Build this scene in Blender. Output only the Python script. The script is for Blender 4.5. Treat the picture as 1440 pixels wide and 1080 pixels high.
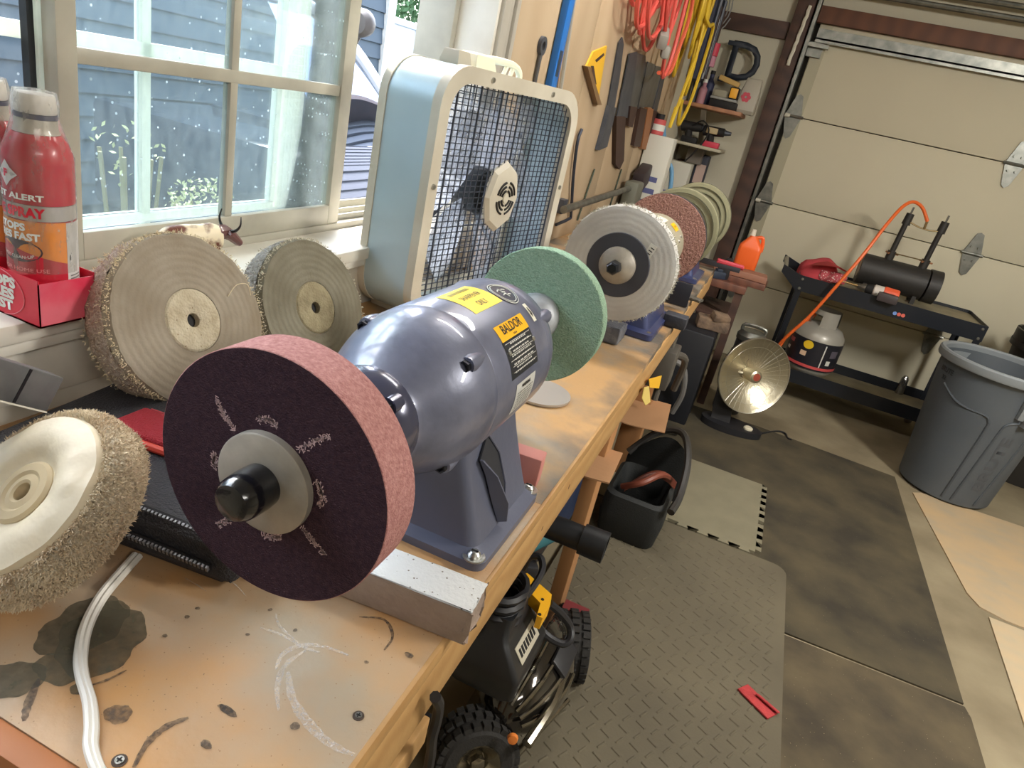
import bpy, bmesh, math, random
from mathutils import Vector, Matrix, Euler
PI = math.pi
random.seed(7)
SC = bpy.context.scene
COL = SC.collection
for o_ in list(bpy.data.objects):
    bpy.data.objects.remove(o_)

# ------------------------------------------------------------------ camera
FPX = 970.1
def _rot(a, b, c):
    ca, sa, cb, sb, cc, sc = math.cos(a), math.sin(a), math.cos(b), math.sin(b), math.cos(c), math.sin(c)
    base = Matrix(((1, 0, 0), (0, 0, -1), (0, 1, 0)))
    yaw = Matrix(((ca, -sa, 0), (sa, ca, 0), (0, 0, 1)))
    pit = Matrix(((1, 0, 0), (0, cb, -sb), (0, sb, cb)))
    rol = Matrix(((cc, -sc, 0), (sc, cc, 0), (0, 0, 1)))
    return rol @ pit @ base @ yaw
RW = _rot(-0.295921, 0.396433, 0.2267505)      # world -> (right, down, forward)
EYE = Vector((0, 0, 1.395))
cam_d = bpy.data.cameras.new('camera')
cam_d.sensor_width = 36.0
cam_d.lens = FPX / 1440 * 36
cam_d.clip_start = 0.02
cam_d.clip_end = 200
cam = bpy.data.objects.new('camera', cam_d)
COL.objects.link(cam)
cr = Matrix((RW[0], -RW[1], -RW[2])).transposed().to_4x4()
cr.translation = EYE
cam.matrix_world = cr
SC.camera = cam

# ------------------------------------------------------------------ light
w = bpy.data.worlds.new('sky_world'); SC.world = w; w.use_nodes = True
nt = w.node_tree; nt.nodes.clear()
sky = nt.nodes.new('ShaderNodeTexSky'); sky.sky_type = 'NISHITA'
sky.sun_disc = False; sky.sun_elevation = math.radians(55); sky.sun_rotation = math.radians(-60)
sky.dust_density = 2.5
bg = nt.nodes.new('ShaderNodeBackground'); bg.inputs['Strength'].default_value = 2.1
wo = nt.nodes.new('ShaderNodeOutputWorld')
hs = nt.nodes.new('ShaderNodeHueSaturation'); hs.inputs['Saturation'].default_value = 0.6
nt.links.new(sky.outputs[0], hs.inputs['Color']); nt.links.new(hs.outputs[0], bg.inputs[0]); nt.links.new(bg.outputs[0], wo.inputs[0])
sd = bpy.data.lights.new('sun', 'SUN'); sd.energy = 8.0; sd.angle = math.radians(0.6); sd.color = (1.0, 0.95, 0.86)
so = bpy.data.objects.new('sun', sd); COL.objects.link(so)
so.rotation_euler = Vector((0.62, -0.30, -1.0)).to_track_quat('-Z', 'Y').to_euler()
so.location = (-4, 3, 6)
def area(name, loc, target, sx, sy, power, col):
    d = bpy.data.lights.new(name, 'AREA'); d.shape = 'RECTANGLE'; d.size = sx; d.size_y = sy
    d.energy = power; d.color = col
    o = bpy.data.objects.new(name, d); COL.objects.link(o); o.location = loc
    o.rotation_euler = (Vector(target) - Vector(loc)).to_track_quat('-Z', 'Y').to_euler()
    return o
area('tube_or_fill_lamp', (1.75, 1.7, 2.55), (1.0, 2.4, 0.0), 0.25, 1.2, 138, (1.0, 0.97, 0.90))
area('tube_or_fill_lamp', (-0.40, 2.1, 2.55), (-0.36, 2.1, 0.0), 0.08, 1.2, 30, (1.0, 0.96, 0.90))
area('tube_or_fill_lamp', (1.6, -0.9, 2.5), (-0.2, 0.5, 0.8), 1.2, 0.3, 22, (1.0, 0.96, 0.90))  # added fill from behind the camera to brighten faces turned towards it
SC.view_settings.view_transform = 'Standard'
SC.view_settings.look = 'None'
SC.view_settings.gamma = 1
SC.view_settings.use_curve_mapping = False
SC.view_settings.exposure = 0.0
SC.cycles.use_denoising = True
SC.cycles.max_bounces = 8
SC.cycles.transparent_max_bounces = 16
SC.cycles.sample_clamp_indirect = 6

# ------------------------------------------------------------------ measuring helpers (pixel ray of the photograph -> a point on a real plane)
def ray(u, v):
    return RW.transposed() @ Vector(((u - 720) / FPX, (v - 540) / FPX, 1.0))
def at_x(u, v, x):
    d = ray(u, v); return EYE + d * ((x - EYE.x) / d.x)
def at_y(u, v, y):
    d = ray(u, v); return EYE + d * ((y - EYE.y) / d.y)
def at_z(u, v, z):
    d = ray(u, v); return EYE + d * ((z - EYE.z) / d.z)

# ------------------------------------------------------------------ materials
def lin(c):
    out = []
    for x in c[:3]:
        x /= 255.0
        out.append(x / 12.92 if x <= 0.04045 else ((x + 0.055) / 1.055) ** 2.4)
    return (*out, 1.0)
MATS = {}
def mat(name, col, rough=0.6, metal=0.0, var=None, bump=None, coat=0.0, spec=0.5, wave=None, trans=0.0, speck=None):
    """var = (scale, colour2, contrast); bump = (scale, strength); wave = (scale, colour2, amount, axis); speck = (scale, colour2, size)"""
    if name in MATS: return MATS[name]
    m = bpy.data.materials.new(name); m.use_nodes = True; n = m.node_tree; L = n.links
    b = n.nodes['Principled BSDF']
    b.inputs['Roughness'].default_value = rough; b.inputs['Metallic'].default_value = metal
    b.inputs['Base Color'].default_value = lin(col); b.inputs['Coat Weight'].default_value = coat
    b.inputs['Specular IOR Level'].default_value = spec
    b.inputs['Transmission Weight'].default_value = trans
    tc = n.nodes.new('ShaderNodeTexCoord')
    cur = None
    def mix(fac, a, c2):
        mx = n.nodes.new('ShaderNodeMix'); mx.data_type = 'RGBA'
        L.new(fac, mx.inputs[0])
        if a is None: mx.inputs[6].default_value = lin(col)
        else: L.new(a, mx.inputs[6])
        mx.inputs[7].default_value = lin(c2)
        return mx.outputs[2]
    if wave:
        wv = n.nodes.new('ShaderNodeTexWave'); wv.wave_type = 'BANDS'; wv.bands_direction = wave[3]
        wv.inputs['Scale'].default_value = wave[0]; wv.inputs['Distortion'].default_value = 6; wv.inputs['Detail'].default_value = 3
        wv.inputs['Detail Scale'].default_value = 1.2
        L.new(tc.outputs['Object'], wv.inputs['Vector'])
        ml = n.nodes.new('ShaderNodeMath'); ml.operation = 'MULTIPLY'; ml.inputs[1].default_value = wave[2]
        L.new(wv.outputs['Fac'], ml.inputs[0]); cur = mix(ml.outputs[0], cur, wave[1])
    if var:
        no = n.nodes.new('ShaderNodeTexNoise'); no.inputs['Scale'].default_value = var[0]; no.inputs['Detail'].default_value = 6
        L.new(tc.outputs['Object'], no.inputs['Vector'])
        rp = n.nodes.new('ShaderNodeMapRange'); rp.inputs[1].default_value = 0.5 - 0.5 / var[2] * 0.5; rp.inputs[2].default_value = 0.5 + 0.5 / var[2] * 0.5
        L.new(no.outputs['Fac'], rp.inputs[0]); cur = mix(rp.outputs[0], cur, var[1])
    if speck:
        vo = n.nodes.new('ShaderNodeTexVoronoi'); vo.inputs['Scale'].default_value = speck[0]
        L.new(tc.outputs['Object'], vo.inputs['Vector'])
        lt = n.nodes.new('ShaderNodeMath'); lt.operation = 'LESS_THAN'; lt.inputs[1].default_value = speck[2]
        L.new(vo.outputs['Distance'], lt.inputs[0]); cur = mix(lt.outputs[0], cur, speck[1])
    if cur is not None: L.new(cur, b.inputs['Base Color'])
    if bump:
        nb = n.nodes.new('ShaderNodeTexNoise'); nb.inputs['Scale'].default_value = bump[0]; nb.inputs['Detail'].default_value = 4
        L.new(tc.outputs['Object'], nb.inputs['Vector'])
        bp = n.nodes.new('ShaderNodeBump'); bp.inputs['Strength'].default_value = bump[1]; bp.inputs['Distance'].default_value = 0.01
        L.new(nb.outputs['Fac'], bp.inputs['Height']); L.new(bp.outputs[0], b.inputs['Normal'])
    MATS[name] = m
    return m
def rings_mat(name, col, col2, scale, rough=0.95, bump=(350, .5), grime=None):
    """cloth wheel: stitched rings round the object's local Z axis"""
    m = bpy.data.materials.new(name); m.use_nodes = True; n = m.node_tree; L = n.links
    b = n.nodes['Principled BSDF']; b.inputs['Roughness'].default_value = rough; b.inputs['Specular IOR Level'].default_value = 0.15
    tc = n.nodes.new('ShaderNodeTexCoord')
    wv = n.nodes.new('ShaderNodeTexWave'); wv.wave_type = 'RINGS'; wv.rings_direction = 'Z'
    wv.inputs['Scale'].default_value = scale; wv.inputs['Distortion'].default_value = 1.6; wv.inputs['Detail'].default_value = 3; wv.inputs['Detail Scale'].default_value = 4
    L.new(tc.outputs['Object'], wv.inputs['Vector'])
    no = n.nodes.new('ShaderNodeTexNoise'); no.inputs['Scale'].default_value = 60; no.inputs['Detail'].default_value = 8
    L.new(tc.outputs['Object'], no.inputs['Vector'])
    ml = n.nodes.new('ShaderNodeMath'); ml.operation = 'MULTIPLY'; L.new(wv.outputs['Fac'], ml.inputs[0]); L.new(no.outputs['Fac'], ml.inputs[1])
    mx = n.nodes.new('ShaderNodeMix'); mx.data_type = 'RGBA'; mx.inputs[6].default_value = lin(col); mx.inputs[7].default_value = lin(col2)
    L.new(ml.outputs[0], mx.inputs[0])
    out = mx.outputs[2]
    if grime:
        n2 = n.nodes.new('ShaderNodeTexNoise'); n2.inputs['Scale'].default_value = 14; n2.inputs['Detail'].default_value = 5
        L.new(tc.outputs['Object'], n2.inputs['Vector'])
        rp = n.nodes.new('ShaderNodeMapRange'); rp.inputs[1].default_value = .4; rp.inputs[2].default_value = .7; L.new(n2.outputs['Fac'], rp.inputs[0])
        m2 = n.nodes.new('ShaderNodeMix'); m2.data_type = 'RGBA'; L.new(rp.outputs[0], m2.inputs[0]); L.new(out, m2.inputs[6]); m2.inputs[7].default_value = lin(grime)
        out = m2.outputs[2]
    L.new(out, b.inputs['Base Color'])
    ad = n.nodes.new('ShaderNodeMath'); ad.operation = 'ADD'
    nb = n.nodes.new('ShaderNodeTexNoise'); nb.inputs['Scale'].default_value = bump[0]; L.new(tc.outputs['Object'], nb.inputs['Vector'])
    L.new(wv.outputs['Fac'], ad.inputs[0]); L.new(nb.outputs['Fac'], ad.inputs[1])
    bp = n.nodes.new('ShaderNodeBump'); bp.inputs['Strength'].default_value = bump[1]; bp.inputs['Distance'].default_value = 0.004
    L.new(ad.outputs[0], bp.inputs['Height']); L.new(bp.outputs[0], b.inputs['Normal'])
    return m
def glass_mat(name, dust, tint, dustcol, clear=0.0):
    m = bpy.data.materials.new(name); m.use_nodes = True; n = m.node_tree; L = n.links; n.nodes.clear()
    out = n.nodes.new('ShaderNodeOutputMaterial')
    tr = n.nodes.new('ShaderNodeBsdfTransparent'); tr.inputs[0].default_value = (*tint, 1)
    gl = n.nodes.new('ShaderNodeBsdfGlossy'); gl.inputs['Roughness'].default_value = 0.03
    fr = n.nodes.new('ShaderNodeFresnel'); fr.inputs['IOR'].default_value = 1.25
    mg = n.nodes.new('ShaderNodeMixShader'); L.new(fr.outputs[0], mg.inputs[0]); L.new(tr.outputs[0], mg.inputs[1]); L.new(gl.outputs[0], mg.inputs[2])
    if dust > 0:
        tl = n.nodes.new('ShaderNodeBsdfTranslucent'); tl.inputs[0].default_value = lin(dustcol)
        df = n.nodes.new('ShaderNodeBsdfDiffuse'); df.inputs[0].default_value = lin(dustcol)
        md = n.nodes.new('ShaderNodeMixShader'); md.inputs[0].default_value = .4; L.new(tl.outputs[0], md.inputs[1]); L.new(df.outputs[0], md.inputs[2])
        tc = n.nodes.new('ShaderNodeTexCoord')
        mp = n.nodes.new('ShaderNodeMapping'); mp.inputs['Scale'].default_value = (1, 1, .42); L.new(tc.outputs['Object'], mp.inputs[0])
        no = n.nodes.new('ShaderNodeTexNoise'); no.inputs['Scale'].default_value = 90; no.inputs['Detail'].default_value = 6; L.new(mp.outputs[0], no.inputs['Vector'])
        rp = n.nodes.new('ShaderNodeMapRange'); rp.inputs[1].default_value = .3; rp.inputs[2].default_value = .75; rp.inputs[3].default_value = dust * .45; rp.inputs[4].default_value = dust * 1.6
        L.new(no.outputs['Fac'], rp.inputs[0])
        vo = n.nodes.new('ShaderNodeTexVoronoi'); vo.inputs['Scale'].default_value = 45; L.new(tc.outputs['Object'], vo.inputs['Vector'])
        lt = n.nodes.new('ShaderNodeMath'); lt.operation = 'LESS_THAN'; lt.inputs[1].default_value = .085; L.new(vo.outputs['Distance'], lt.inputs[0])
        ad = n.nodes.new('ShaderNodeMath'); ad.operation = 'MULTIPLY_ADD'; ad.inputs[1].default_value = .5; L.new(lt.outputs[0], ad.inputs[0]); L.new(rp.outputs[0], ad.inputs[2])
        mm = n.nodes.new('ShaderNodeMixShader'); L.new(ad.outputs[0], mm.inputs[0]); L.new(mg.outputs[0], mm.inputs[1]); L.new(md.outputs[0], mm.inputs[2])
        L.new(mm.outputs[0], out.inputs[0])
    else:
        L.new(mg.outputs[0], out.inputs[0])
    MATS[name] = m
    return m

# ------------------------------------------------------------------ mesh builder
class MB:
    def __init__(s): s.bm = bmesh.new()
    def _xf(s, verts, M):
        if M is not None: bmesh.ops.transform(s.bm, matrix=M, verts=verts)
    def box(s, c, size, rot=None, bevel=0.0, seg=2):
        r = bmesh.ops.create_cube(s.bm, size=1.0); vs = r['verts']
        bmesh.ops.scale(s.bm, vec=size, verts=vs)
        if bevel > 0:
            es = list({e for v in vs for e in v.link_edges})
            rb = bmesh.ops.bevel(s.bm, geom=es, offset=bevel, segments=seg, affect='EDGES', profile=0.5)
            vs = list({v for f in rb['faces'] for v in f.verts} | {v for v in vs if v.is_valid})
            ext = set(vs); stack = list(vs)
            while stack:
                v = stack.pop()
                for e in v.link_edges:
                    o = e.other_vert(v)
                    if o not in ext: ext.add(o); stack.append(o)
            vs = list(ext)
        M = Matrix.Translation(Vector(c))
        if rot is not None: M = M @ (rot.to_4x4() if isinstance(rot, Matrix) else Euler(rot).to_matrix().to_4x4())
        s._xf(vs, M); return s
    def bounds(s, x0, x1, y0, y1, z0, z1, bevel=0.0):
        return s.box(((x0 + x1) / 2, (y0 + y1) / 2, (z0 + z1) / 2), (abs(x1 - x0), abs(y1 - y0), abs(z1 - z0)), None, bevel)
    def lathe(s, prof, o=(0, 0, 0), axis=(0, 0, 1), seg=32, arc=None):
        ax = Vector(axis).normalized(); o = Vector(o)
        a = ax.orthogonal().normalized(); b = ax.cross(a)
        full = arc is None; n = seg if full else seg + 1
        t0, t1 = (0, 2 * PI) if full else arc
        rows = []
        for r, t in prof:
            if r < 1e-7: rows.append([s.bm.verts.new(o + ax * t)])
            else: rows.append([s.bm.verts.new(o + ax * t + (a * math.cos(t0 + (t1 - t0) * k / seg) + b * math.sin(t0 + (t1 - t0) * k / seg)) * r) for k in range(n)])
        for A, B in zip(rows, rows[1:]):
            for k in range(seg):
                k2 = (k + 1) % n
                if len(A) == 1 and len(B) == 1: continue
                if len(A) == 1: f = [A[0], B[k], B[k2]]
                elif len(B) == 1: f = [A[k], B[0], A[k2]]
                else: f = [A[k], B[k], B[k2], A[k2]]
                try: s.bm.faces.new(f)
                except ValueError: pass
        return s
    def cyl(s, p0, p1, r0, r1=None, seg=16, bev=0.0):
        p0, p1 = Vector(p0), Vector(p1); h = (p1 - p0).length; r1 = r0 if r1 is None else r1
        if bev: prof = [(0, 0), (r0 - bev, 0), (r0, bev), (r1, h - bev), (r1 - bev, h), (0, h)]
        else: prof = [(0, 0), (r0, 0), (r1, h), (0, h)]
        return s.lathe(prof, p0, p1 - p0, seg)
    def tube(s, pts, r, seg=8, closed=False, smooth=0):
        P = [Vector(p) for p in pts]
        if smooth:
            Q = []; n = len(P)
            rng = range(n) if closed else range(n - 1)
            for i in rng:
                p0 = P[(i - 1) % n] if closed or i > 0 else P[i]
                p1, p2 = P[i], P[(i + 1) % n]
                p3 = P[(i + 2) % n] if closed or i + 2 < n else p2
                for k in range(smooth):
                    t = k / smooth
                    Q.append(0.5 * ((2 * p1) + (p2 - p0) * t + (2 * p0 - 5 * p1 + 4 * p2 - p3) * t * t + (3 * p1 - p0 - 3 * p2 + p3) * t ** 3))
            if not closed: Q.append(P[-1])
            P = Q
        n = len(P); rows = []; up = None
        for i in range(n):
            a = P[(i - 1) % n] if closed or i > 0 else P[i]; b = P[(i + 1) % n] if closed or i < n - 1 else P[i]
            t = (b - a)
            t = t.normalized() if t.length > 1e-9 else Vector((0, 0, 1))
            if up is None: up = t.orthogonal().normalized()
            up = (up - t * up.dot(t)); up = up.normalized() if up.length > 1e-6 else t.orthogonal().normalized()
            sd_ = t.cross(up); rr = r(i / max(1, n - 1)) if callable(r) else r
            rows.append([s.bm.verts.new(P[i] + (up * math.cos(2 * PI * k / seg) + sd_ * math.sin(2 * PI * k / seg)) * rr) for k in range(seg)])
        m = n if closed else n - 1
        for i in range(m):
            A, B = rows[i], rows[(i + 1) % n]
            for k in range(seg):
                s.bm.faces.new([A[k], A[(k + 1) % seg], B[(k + 1) % seg], B[k]])
        if not closed:
            s.bm.faces.new(rows[0][::-1]); s.bm.faces.new(rows[-1])
        return s
    def prism(s, poly, f, t):
        """poly of (u, v); f(u, v, w) -> point; thickness from w=0 to w=t"""
        A = [s.bm.verts.new(Vector(f(u, v, 0))) for u, v in poly]; B = [s.bm.verts.new(Vector(f(u, v, t))) for u, v in poly]
        n = len(poly)
        fa = s.bm.faces.new(A); fb = s.bm.faces.new(B[::-1])
        for k in range(n): s.bm.faces.new([A[k], B[k], B[(k + 1) % n], A[(k + 1) % n]])
        bmesh.ops.triangulate(s.bm, faces=[fa, fb])
        return s
    def loft(s, rings, cap=True):
        R = [[s.bm.verts.new(Vector(p)) for p in r] for r in rings]; n = len(R[0])
        for A, B in zip(R, R[1:]):
            for k in range(n): s.bm.faces.new([A[k], A[(k + 1) % n], B[(k + 1) % n], B[k]])
        if cap: s.bm.faces.new(R[0][::-1]); s.bm.faces.new(R[-1])
        return s
    def grid(s, nu, nv, f):
        V = [[s.bm.verts.new(Vector(f(i / nu, j / nv))) for j in range(nv + 1)] for i in range(nu + 1)]
        for i in range(nu):
            for j in range(nv): s.bm.faces.new([V[i][j], V[i + 1][j], V[i + 1][j + 1], V[i][j + 1]])
        return s
    def hexa(s, p):
        """8 corners: bottom 4 then top 4"""
        V = [s.bm.verts.new(Vector(q)) for q in p]
        for q in ((3, 2, 1, 0), (4, 5, 6, 7), (0, 1, 5, 4), (1, 2, 6, 5), (2, 3, 7, 6), (3, 0, 4, 7)): s.bm.faces.new([V[k] for k in q])
        return s
    def jitter(s, amt, seed=1):
        rn = random.Random(seed)
        for v in s.bm.verts: v.co += Vector((rn.uniform(-1, 1), rn.uniform(-1, 1), rn.uniform(-1, 1))) * amt
        return s
    def subdiv(s, n=1):
        bmesh.ops.subdivide_edges(s.bm, edges=s.bm.edges[:], cuts=n, use_grid_fill=True); return s
    def build(s, name, m, parent=None, sharp=0.6, flat=False):
        bmesh.ops.recalc_face_normals(s.bm, faces=s.bm.faces[:])
        for f in s.bm.faces: f.smooth = not flat
        for e in s.bm.edges:
            if len(e.link_faces) == 2: e.smooth = e.calc_face_angle(0) < sharp
        me = bpy.data.meshes.new(name); s.bm.to_mesh(me); s.bm.free()
        me.materials.append(m)
        o = bpy.data.objects.new(name, me); COL.objects.link(o)
        if parent is not None: o.parent = parent
        return o
def raw(name, verts, faces, m, parent=None, smooth=False):
    me = bpy.data.meshes.new(name); me.from_pydata([tuple(v) for v in verts], [], faces); me.materials.append(m)
    if smooth: me.polygons.foreach_set('use_smooth', [True] * len(faces))
    o = bpy.data.objects.new(name, me); COL.objects.link(o)
    if parent is not None: o.parent = parent
    return o
def thing(name, label, cat, loc=(0, 0, 0), rot=None, group=None):
    o = bpy.data.objects.new(name, None); o.empty_display_size = .05; COL.objects.link(o)
    o.location = loc
    if rot is not None: o.rotation_euler = rot if not isinstance(rot, Matrix) else rot.to_euler()
    return tag(o, label, cat, group)
def tag(o, label, cat, group=None):
    o['label'] = label; o['category'] = cat
    if group: o['group'] = group
    return o
def stuff(o): o['kind'] = 'stuff'; return o
def struct(o, label=None):
    o['kind'] = 'structure'
    if label: o['label'] = label
    return o
def dup(root, loc, label, rot=None, group=None):
    r = root.copy(); COL.objects.link(r); r.location = loc; r['label'] = label
    if rot is not None: r.rotation_euler = rot
    if group: r['group'] = group
    for ch in list(root.children):
        c = ch.copy(); COL.objects.link(c); c.parent = r
        for g in ch.children:
            d = g.copy(); COL.objects.link(d); d.parent = c
    return r
def nrm_rot(n, up=(0, 0, 1)):
    """matrix whose local Z points along n and local Y leans to up"""
    z = Vector(n).normalized(); u = Vector(up); y = (u - z * u.dot(z)).normalized(); x = y.cross(z)
    return Matrix((x, y, z)).transposed()
FONT_CACHE = {}
def text(name, body, f, size, m, parent, width=None, bold=0.0, align='CENTER', rise=None):
    """flat lettering; f(u, v) -> point in the parent's space"""
    cu = bpy.data.curves.new('lettering', 'FONT'); cu.body = body; cu.size = size; cu.align_x = align; cu.align_y = 'CENTER'; cu.offset = bold; cu.resolution_u = 3
    to = bpy.data.objects.new('lettering_tmp', cu); COL.objects.link(to)
    dg = bpy.context.evaluated_depsgraph_get(); dg.update()
    me = bpy.data.meshes.new_from_object(to.evaluated_get(dg))
    bpy.data.objects.remove(to); bpy.data.curves.remove(cu)
    if width:
        xs = [v.co.x for v in me.vertices]; k = width / max(1e-6, max(xs) - min(xs))
    else: k = 1
    bm = bmesh.new(); bm.from_mesh(me); bpy.data.meshes.remove(me)
    bmesh.ops.triangulate(bm, faces=bm.faces[:])
    if rise: bmesh.ops.subdivide_edges(bm, edges=[e for e in bm.edges if e.calc_length() > rise], cuts=2)
    for v in bm.verts: v.co = Vector(f(v.co.x * k, v.co.y))
    me = bpy.data.meshes.new(name); bm.to_mesh(me); bm.free(); me.materials.append(m)
    o = bpy.data.objects.new(name, me); COL.objects.link(o); o.parent = parent
    return o
def patch(name, f, m, parent, nu=8, nv=2):
    b = MB(); b.grid(nu, nv, f); return b.build(name, m, parent)
def fibres(name, roots, m, parent, width=.0006, seed=3, droop=.3):
    """thin three-sided strands: roots = (pos, dir, length)"""
    rn = random.Random(seed); V = []; F = []
    for p, d, l in roots:
        p, d = Vector(p), Vector(d).normalized()
        s_ = d.orthogonal().normalized(); s_.rotate(Matrix.Rotation(rn.uniform(0, 6.28), 3, d)); t = d.cross(s_)
        mid = p + d * l * .55 + s_ * l * rn.uniform(-droop, droop); tip = p + d * l * .95 + s_ * l * rn.uniform(-droop, droop) * 2 + t * l * rn.uniform(-droop, droop)
        i = len(V); V += [p - t * width, p + t * width, mid - t * width, mid + t * width, tip]
        F += [(i, i + 1, i + 3, i + 2), (i + 2, i + 3, i + 4)]
    return stuff(raw(name, V, F, m, parent))

# ================================================================== the setting
M_concrete = mat('concrete', (150, 138, 112), .85, var=(3, (112, 100, 78), 1.2), bump=(60, .12))
M_wallp = mat('painted_drywall', (196, 190, 170), .9, bump=(90, .05))
M_white = mat('white_trim_paint', (226, 222, 210), .55, bump=(40, .03), var=(9, (205, 198, 184), 1.2))
M_vinyl = mat('backlit_vinyl', (182, 178, 162), .4, var=(12, (160, 156, 142), 1.3))  # vinyl colour darkened so the inner frames look backlit
M_ceil = mat('ceiling_paint', (205, 200, 188), .95)
M_ply = mat('wall_plywood', (190, 170, 142), .7, wave=(1.6, (164, 140, 110), .5, 'Y'), var=(2.5, (176, 152, 122), 1), bump=(50, .05))
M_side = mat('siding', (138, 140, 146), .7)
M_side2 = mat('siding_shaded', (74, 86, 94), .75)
M_brown = mat('dark_stained_wood', (86, 62, 52), .65, wave=(3, (58, 42, 38), .6, 'Z'), bump=(60, .12))
M_galv = mat('galvanised_steel', (150, 150, 142), .38, .85, var=(20, (110, 112, 108), 1.2))
M_door = mat('garage_door_paint', (214, 207, 182), .7, var=(1.3, (204, 196, 172), .8), bump=(160, .04))

XW, XO = -0.75, -0.92                 # inner and outer face of the window wall
WY0, WY1, WZ0, WZ1 = -0.30, 1.655, 1.035, 1.98
YF = 5.0                              # garage door wall
b = MB().bounds(-.95, 3.6, -2.2, 5.25, -.12, 0)
struct(b.build('floor', M_concrete))
b = MB()
b.bounds(XO, XW, -2.2, WY0, 0, 2.6).bounds(XO, XW, WY1, 5.1, 0, 2.6).bounds(XO, XW, WY0, WY1, 0, WZ0 - .01).bounds(XO, XW, WY0, WY1, WZ1, 2.6)
wl = struct(b.build('wall_left', M_wallp))
z = .05; k = 0
while z < 2.55:                       # lap siding on the outside of the window wall
    for (y0, y1) in ((-2.2, 5.1),) if (z + .13 < WZ0 - .06 or z > WZ1 + .06) else ((-2.2, WY0 - .06), (WY1 + .06, 5.1)):
        MB().hexa([(XO - .022, y0, z), (XO, y0, z), (XO, y1, z), (XO - .022, y1, z), (XO - .006, y0, z + .128), (XO, y0, z + .128), (XO, y1, z + .128), (XO - .006, y1, z + .128)]).build('siding_board', M_side, wl)
    z += .127
hw = thing('house_wing', 'sided house wing beyond the garage mirrored in the car', 'house', (XO, 7.2, -.12))
MB().bounds(0, .14, -2.08, 2.6, 0, 2.75).build('house_wall', M_side, hw)
for k in range(20):
    z = .05 + k * .135
    MB().hexa([(-.045, -2.08, z), (0, -2.08, z), (0, 2.6, z), (-.045, 2.6, z), (-.004, -2.08, z + .135), (0, -2.08, z + .135), (0, 2.6, z + .135), (-.004, 2.6, z + .135)]).build('siding_board', M_side, hw)
MB().bounds(-.4, .3, -2.08, 2.8, 2.75, 2.85).build('roof_eave', M_brown, hw)
b = MB().bounds(-1.34, 3.7, -2.4, 5.3, 2.6, 2.72)
struct(b.build('ceiling', M_ceil))
b = MB().bounds(-1.46, -1.35, -2.4, 5.3, 2.58, 2.70, .01)
struct(b.build('trim_1', M_white), 'white gutter along the roof edge')
b = MB(); b.bounds(3.5, 3.6, -2.2, 5.1, 0, 2.6); struct(b.build('wall_right', M_wallp))
b = MB(); b.bounds(-.75, 3.5, -2.2, -2.1, 0, 2.6); struct(b.build('wall_back', M_wallp))
DX0, DX1 = -.165, 3.2
b = MB(); b.bounds(XW, DX0, YF - .02, YF + .1, 0, 2.6).bounds(DX1, 3.5, YF - .02, YF + .1, 0, 2.6).bounds(DX0, DX1, YF - .02, YF + .1, 2.13, 2.6)
struct(b.build('wall_far', M_wallp))
# --- sectional garage door
d1 = bpy.data.objects.new('door_1', None); COL.objects.link(d1); d1.location = (DX0, YF, 0); struct(d1, 'beige sectional garage door behind the black cart')
for k in range(4):
    z0 = .533 * k
    b = MB().bounds(.03, DX1 - DX0 - .03, -.028, .02, z0 + .0025, z0 + .5305, .004)
    b.build('door_panel', M_door, d1)
    b = MB().bounds(.035, .105, -.034, -.027, z0 + .01, z0 + .52); b.build('end_stile', mat('door_stile', (170, 164, 140), .5, .2), d1)
MB().bounds(-.06, DX1 - DX0, .022, .05, 0, 2.2).build('seam_light_block', mat('light_block_dark', (60, 58, 52), .9), d1)  # unseen dark board added to stop daylight leaking through the panel seams
for k in (1, 2, 3):
    z0 = .533 * k
    for xx in (.055, 1.315):
        b = MB()
        b.prism([(-.05, -.004), (.05, -.004), (.02, -.12), (0, -.135), (-.02, -.12)], lambda u, v, t, xx=xx, z0=z0: (xx + u, -.034 - t, z0 + v), .006)
        b.prism([(-.05, .004), (.05, .004), (.02, .12), (0, .13), (-.02, .12)], lambda u, v, t, xx=xx, z0=z0: (xx + u, -.034 - t, z0 + v), .006)
        b.cyl((xx - .06, -.042, z0), (xx + .06, -.042, z0), .009, seg=8)
        for (u, v) in ((-.02, .04), (.02, .04), (-.02, -.04), (.02, -.04)): b.cyl((xx + u, -.04, z0 + v), (xx + u, -.048, z0 + v), .007, seg=6)
        h = b.build('hinge', M_galv, d1)
        if xx < .1:
            MB().cyl((-.05, -.05, z0), (xx - .02, -.05, z0), .012, seg=8).build('roller', mat('roller_white', (214, 208, 190), .5), h)
b = MB(); b.bounds(.03, 3.3, -.075, -.03, 2.035, 2.045).bounds(.03, 3.3, -.036, -.03, 2.04, 2.10).bounds(.03, 3.3, -.075, -.069, 2.02, 2.045)
b.build('strut', M_galv, d1)
b = MB().bounds(.0, .09, -.06, -.03, 1.94, 2.02).bounds(.0, .12, -.1, -.06, 1.99, 2.01)
b.build('roller_bracket', M_galv, d1)
b = MB()
for (x0, x1, y0, y1) in ((-.026, -.02, -.09, -.02), (-.026, .004, -.09, -.085), (-.026, .004, -.026, -.02), (.0, .004, -.09, -.075)): b.bounds(x0, x1, y0, y1, .02, 2.25)
b.build('roller_track', M_galv, d1)
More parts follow.
